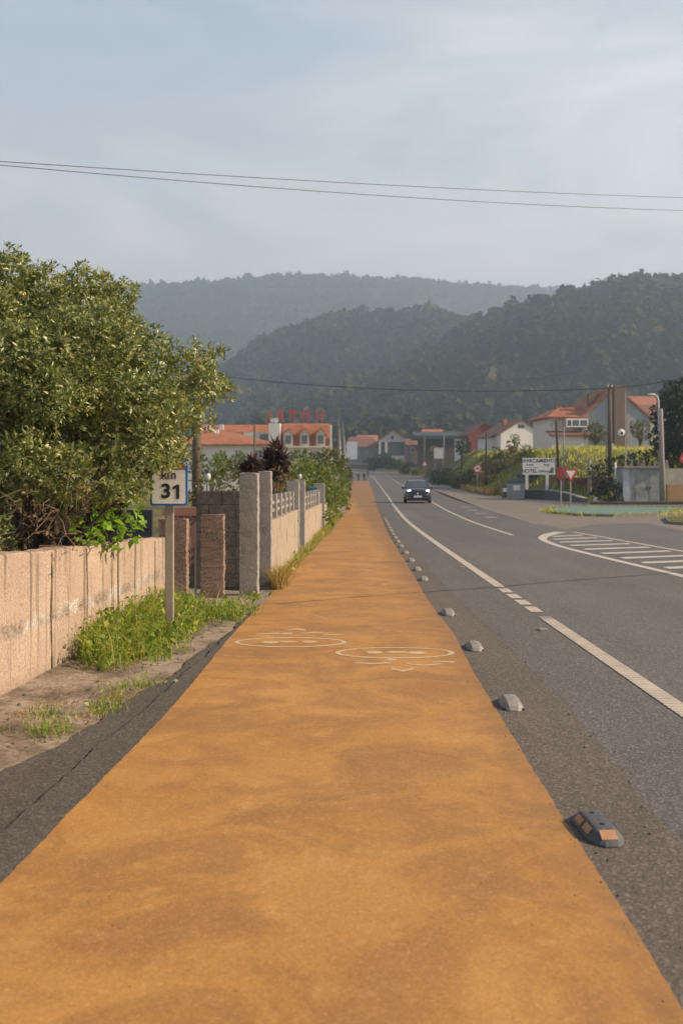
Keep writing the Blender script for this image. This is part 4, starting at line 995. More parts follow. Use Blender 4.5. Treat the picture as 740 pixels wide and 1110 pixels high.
mb = MB(); mb.box(hx(291.5),hx(304)-.01,-.8,5,-1,hz(459)); mb.build('stair_tower', WHITEW, ho)
mb = MB(); mb.box(hx(205),hx(291.5)-.01,5,16,-1,hz(470)); mb.build('wall', WHITEW, ho)
mb = MB(); mb.box(hx(262),hx(291)-.02,3.2,5-.005,-1,hz(467.5)); mb.build('attic_wall', WHITEW, ho)
win(ho, hx(279.5), hx(290), hz(476), hz(469.5), 3.19, GREYPOLE, 2)
mb = MB(); mb.prism([(4.6,hz(471)),(8,hz(457)),(13,hz(457)),(16.4,hz(471))], hx(204), hx(306), axis='x'); mb.build('roof', TILE, ho)
for u in (219,234): 
    mb = MB(); mb.box(hx(u)-.3,hx(u)+.3,6.2,6.9,hz(464),hz(457.5)); mb.build('chimney', WHITEW, ho)
for u, v, r in ((291,456.5,2.2),(299,456,2.6)):
    sd = thing('satellite_dish', 'white satellite dish on the hotel tower, '+('smaller left one' if u < 295 else 'larger right one'), 'dish', (loc[0]+hx(u)+(.5 if u<295 else 0), loc[1]+.6, loc[2]+hz(459)))
    mb = MB(); mb.tube([(0,0,-.02),(0,0,.35)], .04, 6); mb.build('mast', GREYPOLE, sd)
    mb = MB(); R_ = r*140/F; mb.lathe([(.02,.10),(R_*.6,.05),(R_,-.08),(R_*.97,-.10),(R_*.6,.02),(.02,.07)], 18, (0,-.1,.45), axis='y'); mb.build('dish', WHITEP, sd, smooth=True)
hs_ = thing('hotel_sign', 'red rooftop letters spelling HOTEL seen from behind', 'sign', (loc[0]+hx(325), loc[1]+5, loc[2]+hz(457.5)))
REDL = M('red_sign_letters', (.50,.03,.03), .5, dirt=.1)
k_ = 145/F
for ch, u in zip('HOTEL', (344.5,329.5,315.5,302.5,289.5)):
    text_obj('letter', ch, 2.35, REDL, hs_, ((u-325)*k_, 0, (457-449.5)*k_), rot=(math.pi/2,0,math.pi), ext=.12, bold=.055, sx=.74)
    mb = MB()
    for dx in (-.35,.35): mb.box((u-325)*k_+dx-.04,(u-325)*k_+dx+.04,-.30,-.22,0,1.5)
    mb.build('letter_strut', GREYPOLE, hs_)
mb = MB(); mb.box((288-325)*k_,(350-325)*k_,-.22,-.14,.0,.10); mb.box((288-325)*k_,(350-325)*k_,-.22,-.14,.62,.70); mb.build('sign_rail', GREYPOLE, hs_)
# ---- pale house left
loc, L = B(235,108); hz = lambda v: L(0,v)[1]; hx = lambda u: L(u,0)[0]
pa = thing('pale_house', 'pale low house with hipped orange roof behind the utility pole', 'house', loc)
mb = MB(); mb.box(hx(175),hx(298),0,12,-1,hz(482)); mb.build('wall', WHITEW, pa)
mb = MB(); mb.rings([[(hx(172),-.6,hz(482.5)),(hx(301),-.6,hz(482.5)),(hx(301),12.5,hz(482.5)),(hx(172),12.5,hz(482.5))],[(hx(172),-.6,hz(481.6)),(hx(301),-.6,hz(481.6)),(hx(301),12.5,hz(481.6)),(hx(172),12.5,hz(481.6))],[(hx(228),5.5,hz(465.5)),(hx(246),5.5,hz(465.5)),(hx(246),6.5,hz(465.5)),(hx(228),6.5,hz(465.5))]]); mb.build('roof', TILE, pa)
for u in (205,241.5,258.5,280): win(pa, hx(u-4.2), hx(u+4.2), hz(497), hz(487), -.01, WHITEP)
mb = MB(); mb.box(hx(228)-.3,hx(228)+.3,4.6,5.2,hz(470),hz(463)); mb.build('chimney', WHITEW, pa)

# ---- banners, billboard, distant block by the path end
for u, yy, h, g_ in ((366.5,150,453,'taller'),(371.5,156,458,'shorter')):
    x = (u-CX)*yy/F; t = thing('banner_flag', f'{g_} white furled banner on a pole past the hotel', 'flag', (x,yy,zr(yy)))
    zt = H-(h-HV)*yy/F-zr(yy)
    mb = MB(); mb.tube([(0,0,0),(0,0,zt)],[.07,.05],8); mb.build('pole', GREYPOLE, t)
    mb = MB(); rs = []
    for i in range(14):
        z = zt-.9-(zt-3.6)*i/13; w_ = .10+.42*(i/13)**.7
        rs.append([(w_*(.2+.8*k/6)+.05, .10*math.sin(k*1.9+i*.2), z-.25*k/6) for k in range(7)]+[(w_*(.2+.8*k/6)+.05, .10*math.sin(k*1.9+i*.2)+.03, z-.25*k/6) for k in reversed(range(7))])
    mb.rings(rs); mb.build('banner', WHITEP, t, smooth=True)
loc, L = B(381,322); hz = lambda v: L(0,v)[1]; hx = lambda u: L(u,0)[0]
t = thing('billboard', 'large pale billboard panel with faint print near the path end', 'billboard', loc)
mb = MB(); mb.box(hx(375.5),hx(387),-.1,.1,hz(498),hz(479)); mb.build('panel', paint_mat('faded_poster', (.62,.63,.66), (.30,.30,.34), .5, .9), t)
for u in (377.5,385): 
    mb = MB(); mb.box(hx(u)-.1,hx(u)+.1,.1,.3,-.5,hz(480)); mb.build('leg', GREYPOLE, t)
loc, L = B(392,342); hz = lambda v: L(0,v)[1]; hx = lambda u: L(u,0)[0]
t = thing('grey_house', 'grey building with red brown roof behind the billboard', 'house', loc)
mb = MB(); mb.box(hx(375),hx(411),0,10,-3,hz(484)); mb.build('wall', M('mid_grey_render',(.22,.21,.20),.9), t)
mb = MB(); mb.rings([[(hx(374),-.4,hz(484.5)),(hx(412),-.4,hz(484.5)),(hx(412),10.4,hz(484.5)),(hx(374),10.4,hz(484.5))],[(hx(378),5,hz(473)),(hx(404),5,hz(473)),(hx(404),5.4,hz(473)),(hx(378),5.4,hz(473))]]); mb.build('roof', TILE_B, t)
for u in (392,398,404): win(t, hx(u-1.6),hx(u+1.6),hz(495),hz(488),-.01,GREYPOLE)
loc, L = B(396,372); hz = lambda v: L(0,v)[1]; hx = lambda u: L(u,0)[0]
t = thing('red_roof_house', 'house with faded red roof between the billboard and the warehouse', 'house', loc)
mb = MB(); mb.box(hx(388),hx(409),0,9,-1,hz(480)); mb.build('wall', REDW, t)
mb = MB(); mb.prism([(-.5,hz(481)),(4.5,hz(471)),(9.5,hz(481))], hx(387), hx(410), axis='x'); mb.build('roof', TILE, t)
loc, L = B(392,318); hz = lambda v: L(0,v)[1]; hx = lambda u: L(u,0)[0]
t = thing('stone_wall', 'low dark stone wall beyond the far bend behind the walkers', 'wall', loc)
mb = MB(); mb.box(hx(380),hx(409),0,.4,-2,hz(503.5)); mb.build('wall_body', DARKBLOCK, t); mb = MB(); mb.box(hx(380)-.1,hx(409)+.1,-.1,.5,hz(503.5)+.003,hz(502.5)); mb.build('coping', GRAN, t)
p = gnd(380.8,521.5); mb = MB(); rs = []
for i in range(7):
    a_ = math.pi*i/6; rs.append([(1.0*math.sin(a_)*.7*math.cos(2*math.pi*k/10)-.9*math.cos(a_), .6*math.sin(a_)*math.sin(2*math.pi*k/10), .75+.75*math.sin(a_)*math.sin(2*math.pi*k/10+.3)) for k in range(10)])
mb.rings(rs); o = mb.build('boulder', granite_mat('dark_boulder',(.06,.058,.056),(.12,.11,.105),6), smooth=True); o.location = (p[0]-.6,p[1],zr(p[1])-.15); tag(o, 'dark rounded boulder at the path edge next to the far walkers', 'boulder')

# ---- grey warehouse
loc, L = B(425,335); hz = lambda v: L(0,v)[1]; hx = lambda u: L(u,0)[0]
t = thing('warehouse', 'grey gabled warehouse with dark double doors and pale pillars', 'warehouse', loc)
mb = MB(); gable(mb, hx(411),hx(441),0,16,-3,hz(477.5),hz(467.2)); mb.build('wall', M('pale_grey_render',(.42,.41,.40),.9), t)
mb = MB(); roof_slabs(mb, hx(411),hx(441),0,16,hz(477.5),hz(467.2),.35,.5); mb.build('roof', TILE_B, t)
for a_, b_ in ((412.3,416.8),(420,438.5)):
    mb = MB(); mb.box(hx(a_),hx(b_),-.08,-.005,hz(494),hz(479)); mb.build('door', M('dark_door',(.06,.058,.06),.6), t)
mb = MB(); mb.lathe([(.01,-.02),(.55,-.02),(.55,-.12),(.01,-.12)], 14, (hx(425),0,hz(474.3)), axis='y'); mb.build('round_vent', DARKM, t)
for u in (418.4,440,411.5):
    mb = MB(); mb.box(hx(u)-.25,hx(u)+.25,-.30,-.09,-3,hz(478.5)); mb.build('pillar', WHITEW, t)
# ---- small houses right of the warehouse
loc, L = B(447,300); hz = lambda v: L(0,v)[1]; hx = lambda u: L(u,0)[0]
t = thing('terracotta_house', 'small house with brown tiled roof just right of the grey warehouse', 'house', loc)
mb = MB(); mb.box(hx(440),hx(455),0,8,-2,hz(482)); mb.build('wall', M('dusty_brown_wall',(.24,.17,.14),.9), t)
mb = MB(); mb.prism([(-.4,hz(482.5)),(4,hz(475)),(8.4,hz(482.5))], hx(439), hx(456), axis='x'); mb.build('roof', TILE_B, t)
win(t, hx(445),hx(449),hz(491),hz(485),-.01,WHITEP)
loc, L = B(465,290); hz = lambda v: L(0,v)[1]; hx = lambda u: L(u,0)[0]
t = thing('orange_roof_house', 'house with orange roof rising behind the dark canopy', 'house', loc)
mb = MB(); mb.box(hx(459),hx(480),0,9,-2,hz(470)); mb.build('wall', M('brick_red_wall',(.19,.10,.08),.9), t)
mb = MB(); mb.prism([(-.4,hz(470.5)),(4.5,hz(464.5)),(9.4,hz(470.5))], hx(458), hx(481), axis='x'); mb.build('roof', TILE, t)
for u in (463,474): win(t, hx(u-3),hx(u+3),hz(486),hz(478),-.01,WHITEP)
# ---- dark canopy (filling station roof)
loc, L = B(476,255); hz = lambda v: L(0,v)[1]; hx = lambda u: L(u,0)[0]
t = thing('canopy', 'long dark grey canopy roof on pale columns above the bank', 'canopy', loc)
mb = MB(); mb.prism([(0,hz(475.5)),(0,hz(472)),(5,hz(467)),(10,hz(472)),(10,hz(475.5))], hx(448), hx(504), axis='x'); mb.build('roof', M('dark_slate_roof',(.055,.06,.07),.7,dirt=.3), t)
for u in (460,481,497):
    for yy in (1,9):
        mb = MB(); mb.tube([(hx(u),yy,-2),(hx(u),yy,hz(475.5))], .22, 8); mb.build('column', CONCPOLE, t)
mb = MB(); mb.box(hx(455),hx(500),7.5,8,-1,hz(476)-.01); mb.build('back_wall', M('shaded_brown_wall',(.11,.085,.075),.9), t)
# ---- red barn and white house
loc, L = B(525,215); hz = lambda v: L(0,v)[1]; hx = lambda u: L(u,0)[0]
t = thing('red_barn', 'dark red boarded barn with a low gable on the bank', 'barn', loc, .12)
mb = MB(); gable(mb, hx(507),hx(543),0,9,-2,hz(471),hz(458.5)); mb.build('wall', REDW, t)
mb = MB(); roof_slabs(mb, hx(507),hx(543),0,9,hz(471),hz(458.5),.2,.4); mb.build('roof', TILE_B, t)
mb = MB(); mb.box(hx(500),hx(507)-.02,2,7,-2,hz(475)); mb.build('lean_to', WHITEW, t)
win(t, hx(519),hx(526),hz(480),hz(473),-.01,REDW)
loc, L = B(563,190); hz = lambda v: L(0,v)[1]; hx = lambda u: L(u,0)[0]
t = thing('white_house', 'white gabled house with one small dark attic window', 'house', loc, .22)
mb = MB(); gable(mb, hx(541),hx(589),0,11,-2,hz(470),hz(456)); mb.build('wall', WHITEW, t)
mb = MB(); roof_slabs(mb, hx(541),hx(589),0,11,hz(470),hz(456),.2,.35); rf = mb.build('roof', TILE_B, t)
mb = MB(); mb.box(hx(556),hx(560),5,5.7,hz(460),hz(452.5)); mb.build('chimney', TILE, rf)
win(t, hx(561),hx(568),hz(464),hz(460.5),-.01,DARKM,2)
mb = MB(); mb.box(hx(534),hx(541)-.02,3,9,-2,hz(474)); mb.build('side_wing', WHITEW, t); mb = MB(); mb.prism([(hx(533),hz(474.5)),(hx(541)-.03,hz(470)),(hx(541)-.03,hz(469.2)),(hx(533),hz(473.5))], 2.6, 9.3); mb.build('wing_roof', TILE_B, t)
# ---- big house with brown chimney
Yh = 132; k_ = Yh/F
x0 = (667-CX)*k_; loc = (x0, Yh, terr(x0,Yh)-.1)
t = thing('big_house', 'large grey house with orange roof and broad brown stone chimney', 'house', loc, math.radians(6))
zz = lambda v: H-(v-HV)*k_-loc[2]
xx = lambda u: (u-667)*k_
D_ = 10.5
mb = MB(); gable(mb, xx(629), xx(705), 0, D_, -2, zz(453), zz(421)); mb.build('wall', GREYW, t)
mb = MB(); roof_slabs(mb, xx(629), xx(705), 0, D_, zz(453), zz(421), .30, .30); rf = mb.build('roof', TILE, t)
mb = MB(); mb.box(xx(663),xx(677),-.75,-.004,-2,zz(417.5)); mb.build('stone_chimney', BROWNW, t)
for a_, b_, v0_, v1_, yy in ((641.5,649.5,445,425,1.5),(650.5,658,436,421.5,3.2)):
    mb = MB(); mb.box(xx(a_),xx(b_),yy,yy+.9,zz(v0_),zz(v1_)); mb.build('chimney', BROWNW, rf)
# left wing: roof slope towards the road, glazed gallery, lower tiled porch roof, white base
mb = MB(); mb.box(xx(596),xx(629)-.01,1.0,8.5,-2,zz(452)); wg = mb.build('wing_wall', WHITEW, t)
e0, e1 = zz(453), zz(452); mb = MB()
mb.rings([[(xx(590),-.2,e0),(xx(636),-.2,e0),(xx(636),9,e0),(xx(590),9,e0)],[(xx(590),-.2,e1),(xx(636),-.2,e1),(xx(636),9,e1),(xx(590),9,e1)],[(xx(616),4.2,zz(438.5)),(xx(640),4.2,zz(438.5)),(xx(640),4.6,zz(438.5)),(xx(616),4.6,zz(438.5))]]); wr = mb.build('wing_roof', TILE, t)
for u in (612,622):
    mb = MB(); mb.box(xx(u)-.3,xx(u)+.3,3.6,4.2,zz(445),zz(437)); mb.build('chimney', BROWNW, wr)
gal = MB(); gal.box(xx(610),xx(634),-.65,-.02,zz(463.5),zz(462.3)); gal.box(xx(610),xx(634),-.65,-.02,zz(456),zz(454.3))
for u in (610,615.5,624,633): gal.box(xx(u),xx(u+1),-.65,-.55,zz(462.3),zz(456))
ga = gal.build('gallery', WHITEP, t)
for a_, b_ in ((611,615.5),(616.5,624),(625,633)):
    mb = MB(); mb.box(xx(a_),xx(b_),-.62,-.58,zz(462.3),zz(456)); mb.build('pane', GLASS, ga)
for u in (598,604):
    win(t, xx(u-1.8), xx(u+1.8), zz(464), zz(457), .99, WHITEP)
mb = MB(); mb.prism([(-1.6,zz(473)),(.98,zz(468)),(.98,zz(467)),(-1.6,zz(471.8))], xx(591), xx(641), axis='x'); mb.build('porch_roof', TILE_B, t)
mb = MB(); mb.box(xx(593),xx(628),-1.1,-.02,-2,zz(473.2)); mb.build('porch_wall', WHITEW, t)
# ---- more houses up the slope
for (u,Y,w_,ve,va,base,l,wm,rm) in ((385,620,15,464,459.5,468,'tiny cream house far up the wooded slope',CREAMW,TILE),(698,330,30,439,428,447,'house with long red roof uphill behind the big house chimney',WHITEW,TILE),(706,250,30,448,437,456,'red roofed house uphill right beside the dark tree',CREAMW,TILE_B)):
    zb = H-(base-HV)*Y/F; loc, L = B(u,Y,zb); hz = lambda v: L(0,v)[1]; hx = lambda q: L(q,0)[0]
    t = thing('hillside_house', l, 'house', loc)
    mb = MB(); mb.box(hx(u-w_/2),hx(u+w_/2),0,10,terr(loc[0],Y)-zb-2 if Y < 345 else -12,hz(ve)); mb.build('wall', wm, t)
    mb = MB(); mb.prism([(-.5,hz(ve+.5)),(5,hz(va)),(10.5,hz(ve+.5))], hx(u-w_/2-1), hx(u+w_/2+1), axis='x'); mb.build('roof', rm, t)
    for q in (-.25,.25): win(t, hx(u+q*w_)-.6,hx(u+q*w_)+.6,hz(ve)-2.2,hz(ve)-.7,-.01,WHITEP)

# ================================================================== right side street furniture
def tubepole(name, label, cat, u, Y, vtop, r0, r1, mat, lean=0, zb=None, group=None):
    x = (u-CX)*Y/F; z = terr(x,Y); zt = H-(vtop-HV)*Y/F-z
    mb = MB(); mb.tube([(0,0,-.3),(lean*.5,0,zt*.5),(lean,0,zt)],[r0,(r0+r1)/2,r1],10); o = mb.build(name, mat, smooth=True); o.location = (x,Y,z)
    return tag(o, label, cat, group), (x,Y,z), zt
# concrete street lamp
x = (716.5-CX)*66/F; t = thing('street_lamp', 'concrete street lamp post with curved white arm beside the shed', 'street lamp', (x,66,terr(x,66)))
zt = H-(428-HV)*66/F
mb = MB(); mb.tube([(.10,0,-.2),(0,0,3.5),(-.06,0,zt-.9)],[.20,.165,.13],10); mb.build('post', CONCPOLE, t, smooth=True)
mb = MB(); mb.tube([(-.20,-.02,zt-1.9),(-.20,-.02,zt-.4),(-.28,0,zt-.1),(-.5,0,zt+.02)],[.05,.05,.045,.035],8); mb.build('arm', WHITEP, t, smooth=True)
mb = MB(); mb.rings([[(x_,w_*math.cos(a_),zt+.03+h_*math.sin(a_)) for a_ in [2*math.pi*k/10 for k in range(10)]] for x_,w_,h_ in ((-.44,.04,.04),(-.56,.09,.055),(-.78,.10,.055),(-.94,.05,.03))]); mb.build('lamp_head', WHITEP, t, smooth=True)
mb = MB(); mb.box(-.3,-.12,-.16,-.1,zt-2.4,zt-1.9); mb.build('bracket', GREYPOLE, t)
# wooden power pole with crossbar
x = (660.5-CX)*84/F; t = thing('power_pole', 'tall weathered wooden power pole in front of the brown chimney', 'pole', (x,84,terr(x,84))); zt = H-(418-HV)*84/F-terr(x,84)
mb = MB(); mb.tube([(0,0,-.3),(-.03,0,zt)],[.20,.15],10); mb.build('shaft', WOODPOLE, t, smooth=True)
mb = MB(); mb.cbox(-.28,.22,-.22,-.14,zt-.28,zt-.16,.01); mb.build('crossarm', WOODPOLE, t)
for dx in (-.2,.15):
    mb = MB(); mb.lathe([(.03,zt-.16),(.055,zt-.10),(.04,zt-.02),(.055,zt+.02),(.02,zt+.06)],8,(dx,-.18,0)); mb.build('insulator', WHITEP, t, smooth=True)
mb = MB(); mb.cbox(.10,.24,-.26,-.19,2.35,2.75,.02); mb.build('meter_box', WHITEP, t)
tubepole('pole_stay', 'thin pale pipe strapped beside the tall wooden power pole', 'pipe', 656.6, 84, 478, .05, .05, CONCPOLE)
# thin mast with round mirror
x = (677.5-CX)*70/F; t = thing('mirror_pole', 'thin steel pole carrying a round white traffic mirror', 'mirror', (x,70,terr(x,70))); zt = H-(425-HV)*70/F-terr(x,70); zm = H-(469-HV)*70/F-terr(x,70)
mb = MB(); mb.tube([(0,0,-.2),(0,0,zt)],[.045,.035],8); mb.build('pole', STEEL, t)
mb = MB(); mb.lathe([(.01,-.20),(.20,-.17),(.25,-.12),(.25,-.08),(.01,-.06)],20,(-.33,0,zm),axis='y'); mb.build('mirror', WHITEP, t, smooth=True)
mb = MB(); mb.lathe([(.01,-.206),(.09,-.20),(.10,-.18)],12,(-.30,0,zm-.03),axis='y'); mb.build('dark_disc', DARKM, t)
mb = MB(); mb.tube([(0,-.05,zm),(-.33,-.06,zm)],.02,6); mb.build('bracket', STEEL, t)
tubepole('wooden_pole', 'dark leaning wooden pole right behind the parking sign', 'pole', 606, 86, 456, .13, .09, M('dark_tarred_pole',(.05,.042,.036),.9), -.30)
tubepole('steel_pole', 'slim grey steel pole next to the dark leaning one', 'pole', 610.6, 78, 463, .06, .05, GREYPOLE)
tubepole('wooden_pole', 'dark upright pole on the bank behind the round speed sign', 'pole', 526.5, 118, 468, .13, .10, M('dark_tarred_pole',(.05,.042,.036),.9), .02)
tubepole('steel_pole', 'pale slim mast in front of the dark canopy', 'pole', 481, 200, 470, .10, .08, CONCPOLE)
tubepole('steel_pole', 'brownish mast left of the small roadside billboard', 'pole', 460, 200, 471, .11, .09, WOODPOLE)
tubepole('concrete_stump', 'short concrete stub post at the edge of the meadow', 'post', 638.5, 76, 499, .13, .13, CONCPOLE)
tubepole('boundary_post', 'white boundary post with pale plate left of the shed', 'post', 666.5, 68, 501, .06, .06, WHITEP)
# round speed sign
x = (517-CX)*108/F; t = thing('speed_sign', 'round red bordered 50 speed limit sign below the meadow', 'road sign', (x,108,terr(x,108))); zm = H-(508-HV)*108/F-terr(x,108)
mb = MB(); mb.tube([(0,0,-.3),(0,0,zm+.3)],.04,8); mb.build('post', STEEL, t)
mb = MB(); mb.lathe([(.01,-.045),(.44,-.045),(.45,-.06),(.44,-.075),(.01,-.075)],28,(0,0,zm),axis='y'); mb.build('plate', RED, t)
mb = MB(); mb.lathe([(.01,-.077),(.31,-.077),(.31,-.080),(.01,-.080)],28,(0,0,zm),axis='y'); mb.build('white_disc', SIGNW, t)
text_obj('lettering','50',.40,BLACK,t,(0,-.085,zm),ext=.002,bold=.012)
# yield sign
x = (618-CX)*60/F; t = thing('yield_sign', 'inverted triangle yield sign with red border beside the green island', 'road sign', (x,60,0)); zb_, ztp = H-(522.5-HV)*60/F, H-(508-HV)*60/F
mb = MB(); mb.cbox(-.035,.035,-.02,.02,-.05,ztp-.02,.006); mb.build('post', STEEL, t)
def tri(cz, s): return [(-s,cz+s*.577),(-s*.93,cz+s*.66),(s*.93,cz+s*.66),(s,cz+s*.577),(s*.07,cz-s*1.10),(-s*.07,cz-s*1.10)]
mb = MB(); mb.prism(tri(zb_+.50,.43),-.045,-.022); mb.build('plate', RED, t)
mb = MB(); mb.prism(tri(zb_+.50,.27),-.050,-.047); mb.build('white_triangle', SIGNW, t)
# edge-on sign on a tall thin pole
x = (607.5-CX)*57/F; t = thing('edge_sign', 'red and white sign turned edge-on on a pale pole left of the yield sign', 'road sign', (x,57,0)); 
mb = MB(); mb.tube([(0,0,-.05),(0,0,H-(505-HV)*57/F)],.035,8); mb.build('post', STEEL, t)
mb = MB(); mb.lathe([(.01,-.02),(.40,-.02),(.40,.0),(.01,.0)],24,(-.04,0,H-(513-HV)*57/F),axis='x'); mb.build('plate', RED, t)
mb = MB(); mb.lathe([(.01,.002),(.32,.002),(.32,.008),(.01,.008)],24,(-.04,0,H-(513-HV)*57/F),axis='x'); mb.build('white_face', SIGNW, t)
t.rotation_euler = (0,0,.25)
# parking sign board
Yp = 88; x = (583.5-CX)*Yp/F; zb0 = terr(x,Yp); t = thing('parking_sign', 'white board reading APARCAMIENTO above HOTEL on two white posts', 'sign', (x,Yp,zb0)); k_ = Yp/F
zz = lambda v: H-(v-HV)*k_-zb0
mb = MB(); mb.cbox(-17.5*k_,17.5*k_,-.05,.05,zz(514.5),zz(496.5),.01); mb.build('board', SIGNW, t)
for dx in (-13,9): 
    mb = MB(); mb.cbox(dx*k_-.12,dx*k_+.12,-.04,.06,-.4,zz(514.5),.01); mb.build('post', WHITEP, t)
LET = M('dark_blue_letters',(.035,.05,.10),.5)
text_obj('lettering','APARCAMIENTO',.43,LET,t,(-.02,-.054,zz(499.6)),ext=.002,bold=.012,sx=.98)
text_obj('lettering','HOTEL',.46,LET,t,(-10*k_,-.054,zz(510.8)),ext=.002,bold=.010,sx=.92)
mb = MB()
for a_, b_ in ((-14,-12),(-11.5,-9),(-8.5,-6),(5,7),(7.6,9),(9.6,11.5)): mb.box(a_*k_,b_*k_,-.053,-.051,zz(504.6),zz(503.2))
mb.box(-15*k_,-1*k_,-.053,-.051,zz(507.0),zz(506.5)); mb.build('small_print', LET, t)
mb = MB(); pts = [(k_*(0+13*i/24), -.052, zz(510.8)+.13*math.sin(i*1.5)*(1-i/40)) for i in range(25)]; mb.tube(pts,.022,4); mb.build('script_lettering', LET, t)
mb = MB(); mb.add([(10*k_,-.052,zz(513)),(16*k_,-.052,zz(513)),(16*k_,-.052,zz(507)),(14*k_,-.052,zz(506))],[(0,1,2,3)]); mb.box(9.2*k_,10.2*k_,-.053,-.051,zz(506.5),zz(504.8)); mb.build('emblem', M('grey_emblem',(.12,.15,.18),.6), t)
# waste containers
def bin_(x, y, w, d, h, body, lid, label, dome):
    t = thing('waste_container', label, 'waste bin', (x,y,zr(y)))
    mb = MB(); mb.rings([[(-w*.46,-d*.46,.08),(w*.46,-d*.46,.08),(w*.46,d*.46,.08),(-w*.46,d*.46,.08)],[(-w*.5,-d*.5,h*.74),(w*.5,-d*.5,h*.74),(w*.5,d*.5,h*.74),(-w*.5,d*.5,h*.74)]]); mb.build('body', body, t)
    mb = MB(); rs = []
    for k in range(6 if dome else 3):
        s_ = math.cos(k*.28) if dome else 1.03-.02*k; z = h*.745+h*.26*(math.sin(k*.28) if dome else k*.12)
        rs.append([(a_*w*.52*s_,b_*d*.52*s_,z) for a_,b_ in ((-1,-.8),(-.8,-1),(.8,-1),(1,-.8),(1,.8),(.8,1),(-.8,1),(-1,.8))])
    mb.rings(rs); mb.build('lid', lid, t)
    mb = MB(); mb.box(-.28,.28,-d*.5-.012,-d*.5-.003+.02,h*.42,h*.66); mb.build('label_plate', WHITEP, t)
    for dx in (-w*.42,w*.42):
        mb = MB(); mb.lathe([(.01,-.03),(.08,-.03),(.08,.03),(.01,.03)],10,(dx,-d*.3,.08),axis='x'); mb.build('wheel', RUBBER, t)
BING = M('grey_bin_plastic',(.26,.28,.27),.6); BIND = M('dark_bin_lid',(.06,.075,.08),.6); BING2 = M('dark_green_bin',(.05,.075,.06),.6)
x, y = gnd(558.5,541); bin_(x,y,1.35,1.0,1.72,BING,BIND,'grey waste container with dark domed lid beside the parking sign',True)
x, y = gnd(547.5,540.6); bin_(x,y,.55,.8,1.35,BING2,BIND,'narrow dark green waste container left of the grey domed one',False)
# small sheds / transformer hut
x0_, x1_ = (675-CX)*67/F, (718-CX)*67/F; t = thing('utility_hut', 'small stained concrete hut with flat overhanging roof slab', 'hut', (x0_,67,0)); W_ = x1_-x0_
HUTW = M('stained_hut_concrete',(.34,.34,.32),.9,var=.3,scale=1.6,dirt=.7,bumps=.3)
mb = MB(); mb.box(0,W_,0,2.2,-.1,2.36); mb.build('wall', HUTW, t)
mb = MB(); mb.cbox(-.10,W_+.18,-.25,2.4,2.363,2.50,.02); mb.build('roof', CONCPOLE, t)
mb = MB(); mb.box(-.02,.36,-.05,-.003,-.05,2.30); mb.build('side_panel', M('pale_blue_paint',(.42,.46,.50),.6), t)
for a_ in (.78,1.72):
    mb = MB(); mb.box(a_,a_+.88,-.03,-.003,.05,2.05); d_ = mb.build('door', M('stained_steel_door',(.30,.31,.30),.8,var=.35,scale=2.2,dirt=.8), t); mb = MB(); mb.box(a_+(.76 if a_ < 1 else .05),a_+(.82 if a_ < 1 else .11),-.07,-.031,.95,1.15); mb.build('handle', DARKM, d_)
# low kerb wall, brown hedge wall and block wall behind
mb = MB(); 
def wallrun(name, label, cat, pts, h, th, mat, cap=None):
    t = thing(name, label, cat, (pts[0][0],pts[0][1],0)); mb = MB(); rs = []
    for i,(x,y) in enumerate(pts):
        a_ = pts[max(0,i-1)]; b_ = pts[min(len(pts)-1,i+1)]; d = Vector((b_[0]-a_[0],b_[1]-a_[1],0)).normalized(); n = Vector((-d.y,d.x,0))*th/2
        z = terr(x,y); hh = h[i] if hasattr(h,'__len__') else h
        q = Vector((x-pts[0][0],y-pts[0][1],0)); rs.append([(q.x-n.x,q.y-n.y,z-.4),(q.x+n.x,q.y+n.y,z-.4),(q.x+n.x,q.y+n.y,hh),(q.x-n.x,q.y-n.y,hh)])
    mb.rings(rs); mb.build('wall_body', mat, t)
    if cap:
        mb = MB(); mb.rings([[(Vector(r[3])+(Vector(r[3])-Vector(r[2]))*.15+Vector((0,0,.003))),(Vector(r[2])+(Vector(r[2])-Vector(r[3]))*.15+Vector((0,0,.003))),(Vector(r[2])+(Vector(r[2])-Vector(r[3]))*.15+Vector((0,0,.07))),(Vector(r[3])+(Vector(r[3])-Vector(r[2]))*.15+Vector((0,0,.07)))] for r in rs]); mb.build('coping', cap, t)
    return t
P2 = lambda u, Y: ((u-CX)*Y/F, Y)
wallrun('low_wall', 'low dark wall along the front of the concrete hut', 'wall', [P2(640,64.6),P2(690,64.8),P2(760,65)], .14, .25, DARKBLOCK, M('dark_coping',(.15,.125,.10),.9))
wallrun('ramp_wall', 'dark retaining wall sloping down right of the parking sign', 'wall', [P2(569,84),P2(590,82),P2(612,77),P2(634,71)], [.72,.75,.60,.25], .3, M('dark_ramp_concrete',(.10,.10,.10),.9,dirt=.4), GRAN)
wallrun('brick_wall', 'brownish red brick wall behind the yield sign', 'wall', [P2(598,90),P2(640,82),P2(680,78)], [1.75,1.8,1.85], .3, M('old_brown_brick',(.17,.085,.06),.9,var=.35,scale=4,bumps=.4), None)
wallrun('block_wall', 'long pale grey block wall behind the hut under the dark tree', 'wall', [P2(664,74),P2(700,74),P2(790,76)], [2.35,2.4,2.5], .25, M('grey_block_wall',(.24,.225,.205),.9,var=.2,scale=1.5,dirt=.5), None)
wallrun('planter_wall', 'ochre rendered wall below the grey block wall at the frame edge', 'wall', [P2(722,72.5),P2(800,73.5)], [1.25,1.3], .25, M('ochre_render',(.28,.17,.09),.9,dirt=.4), None)
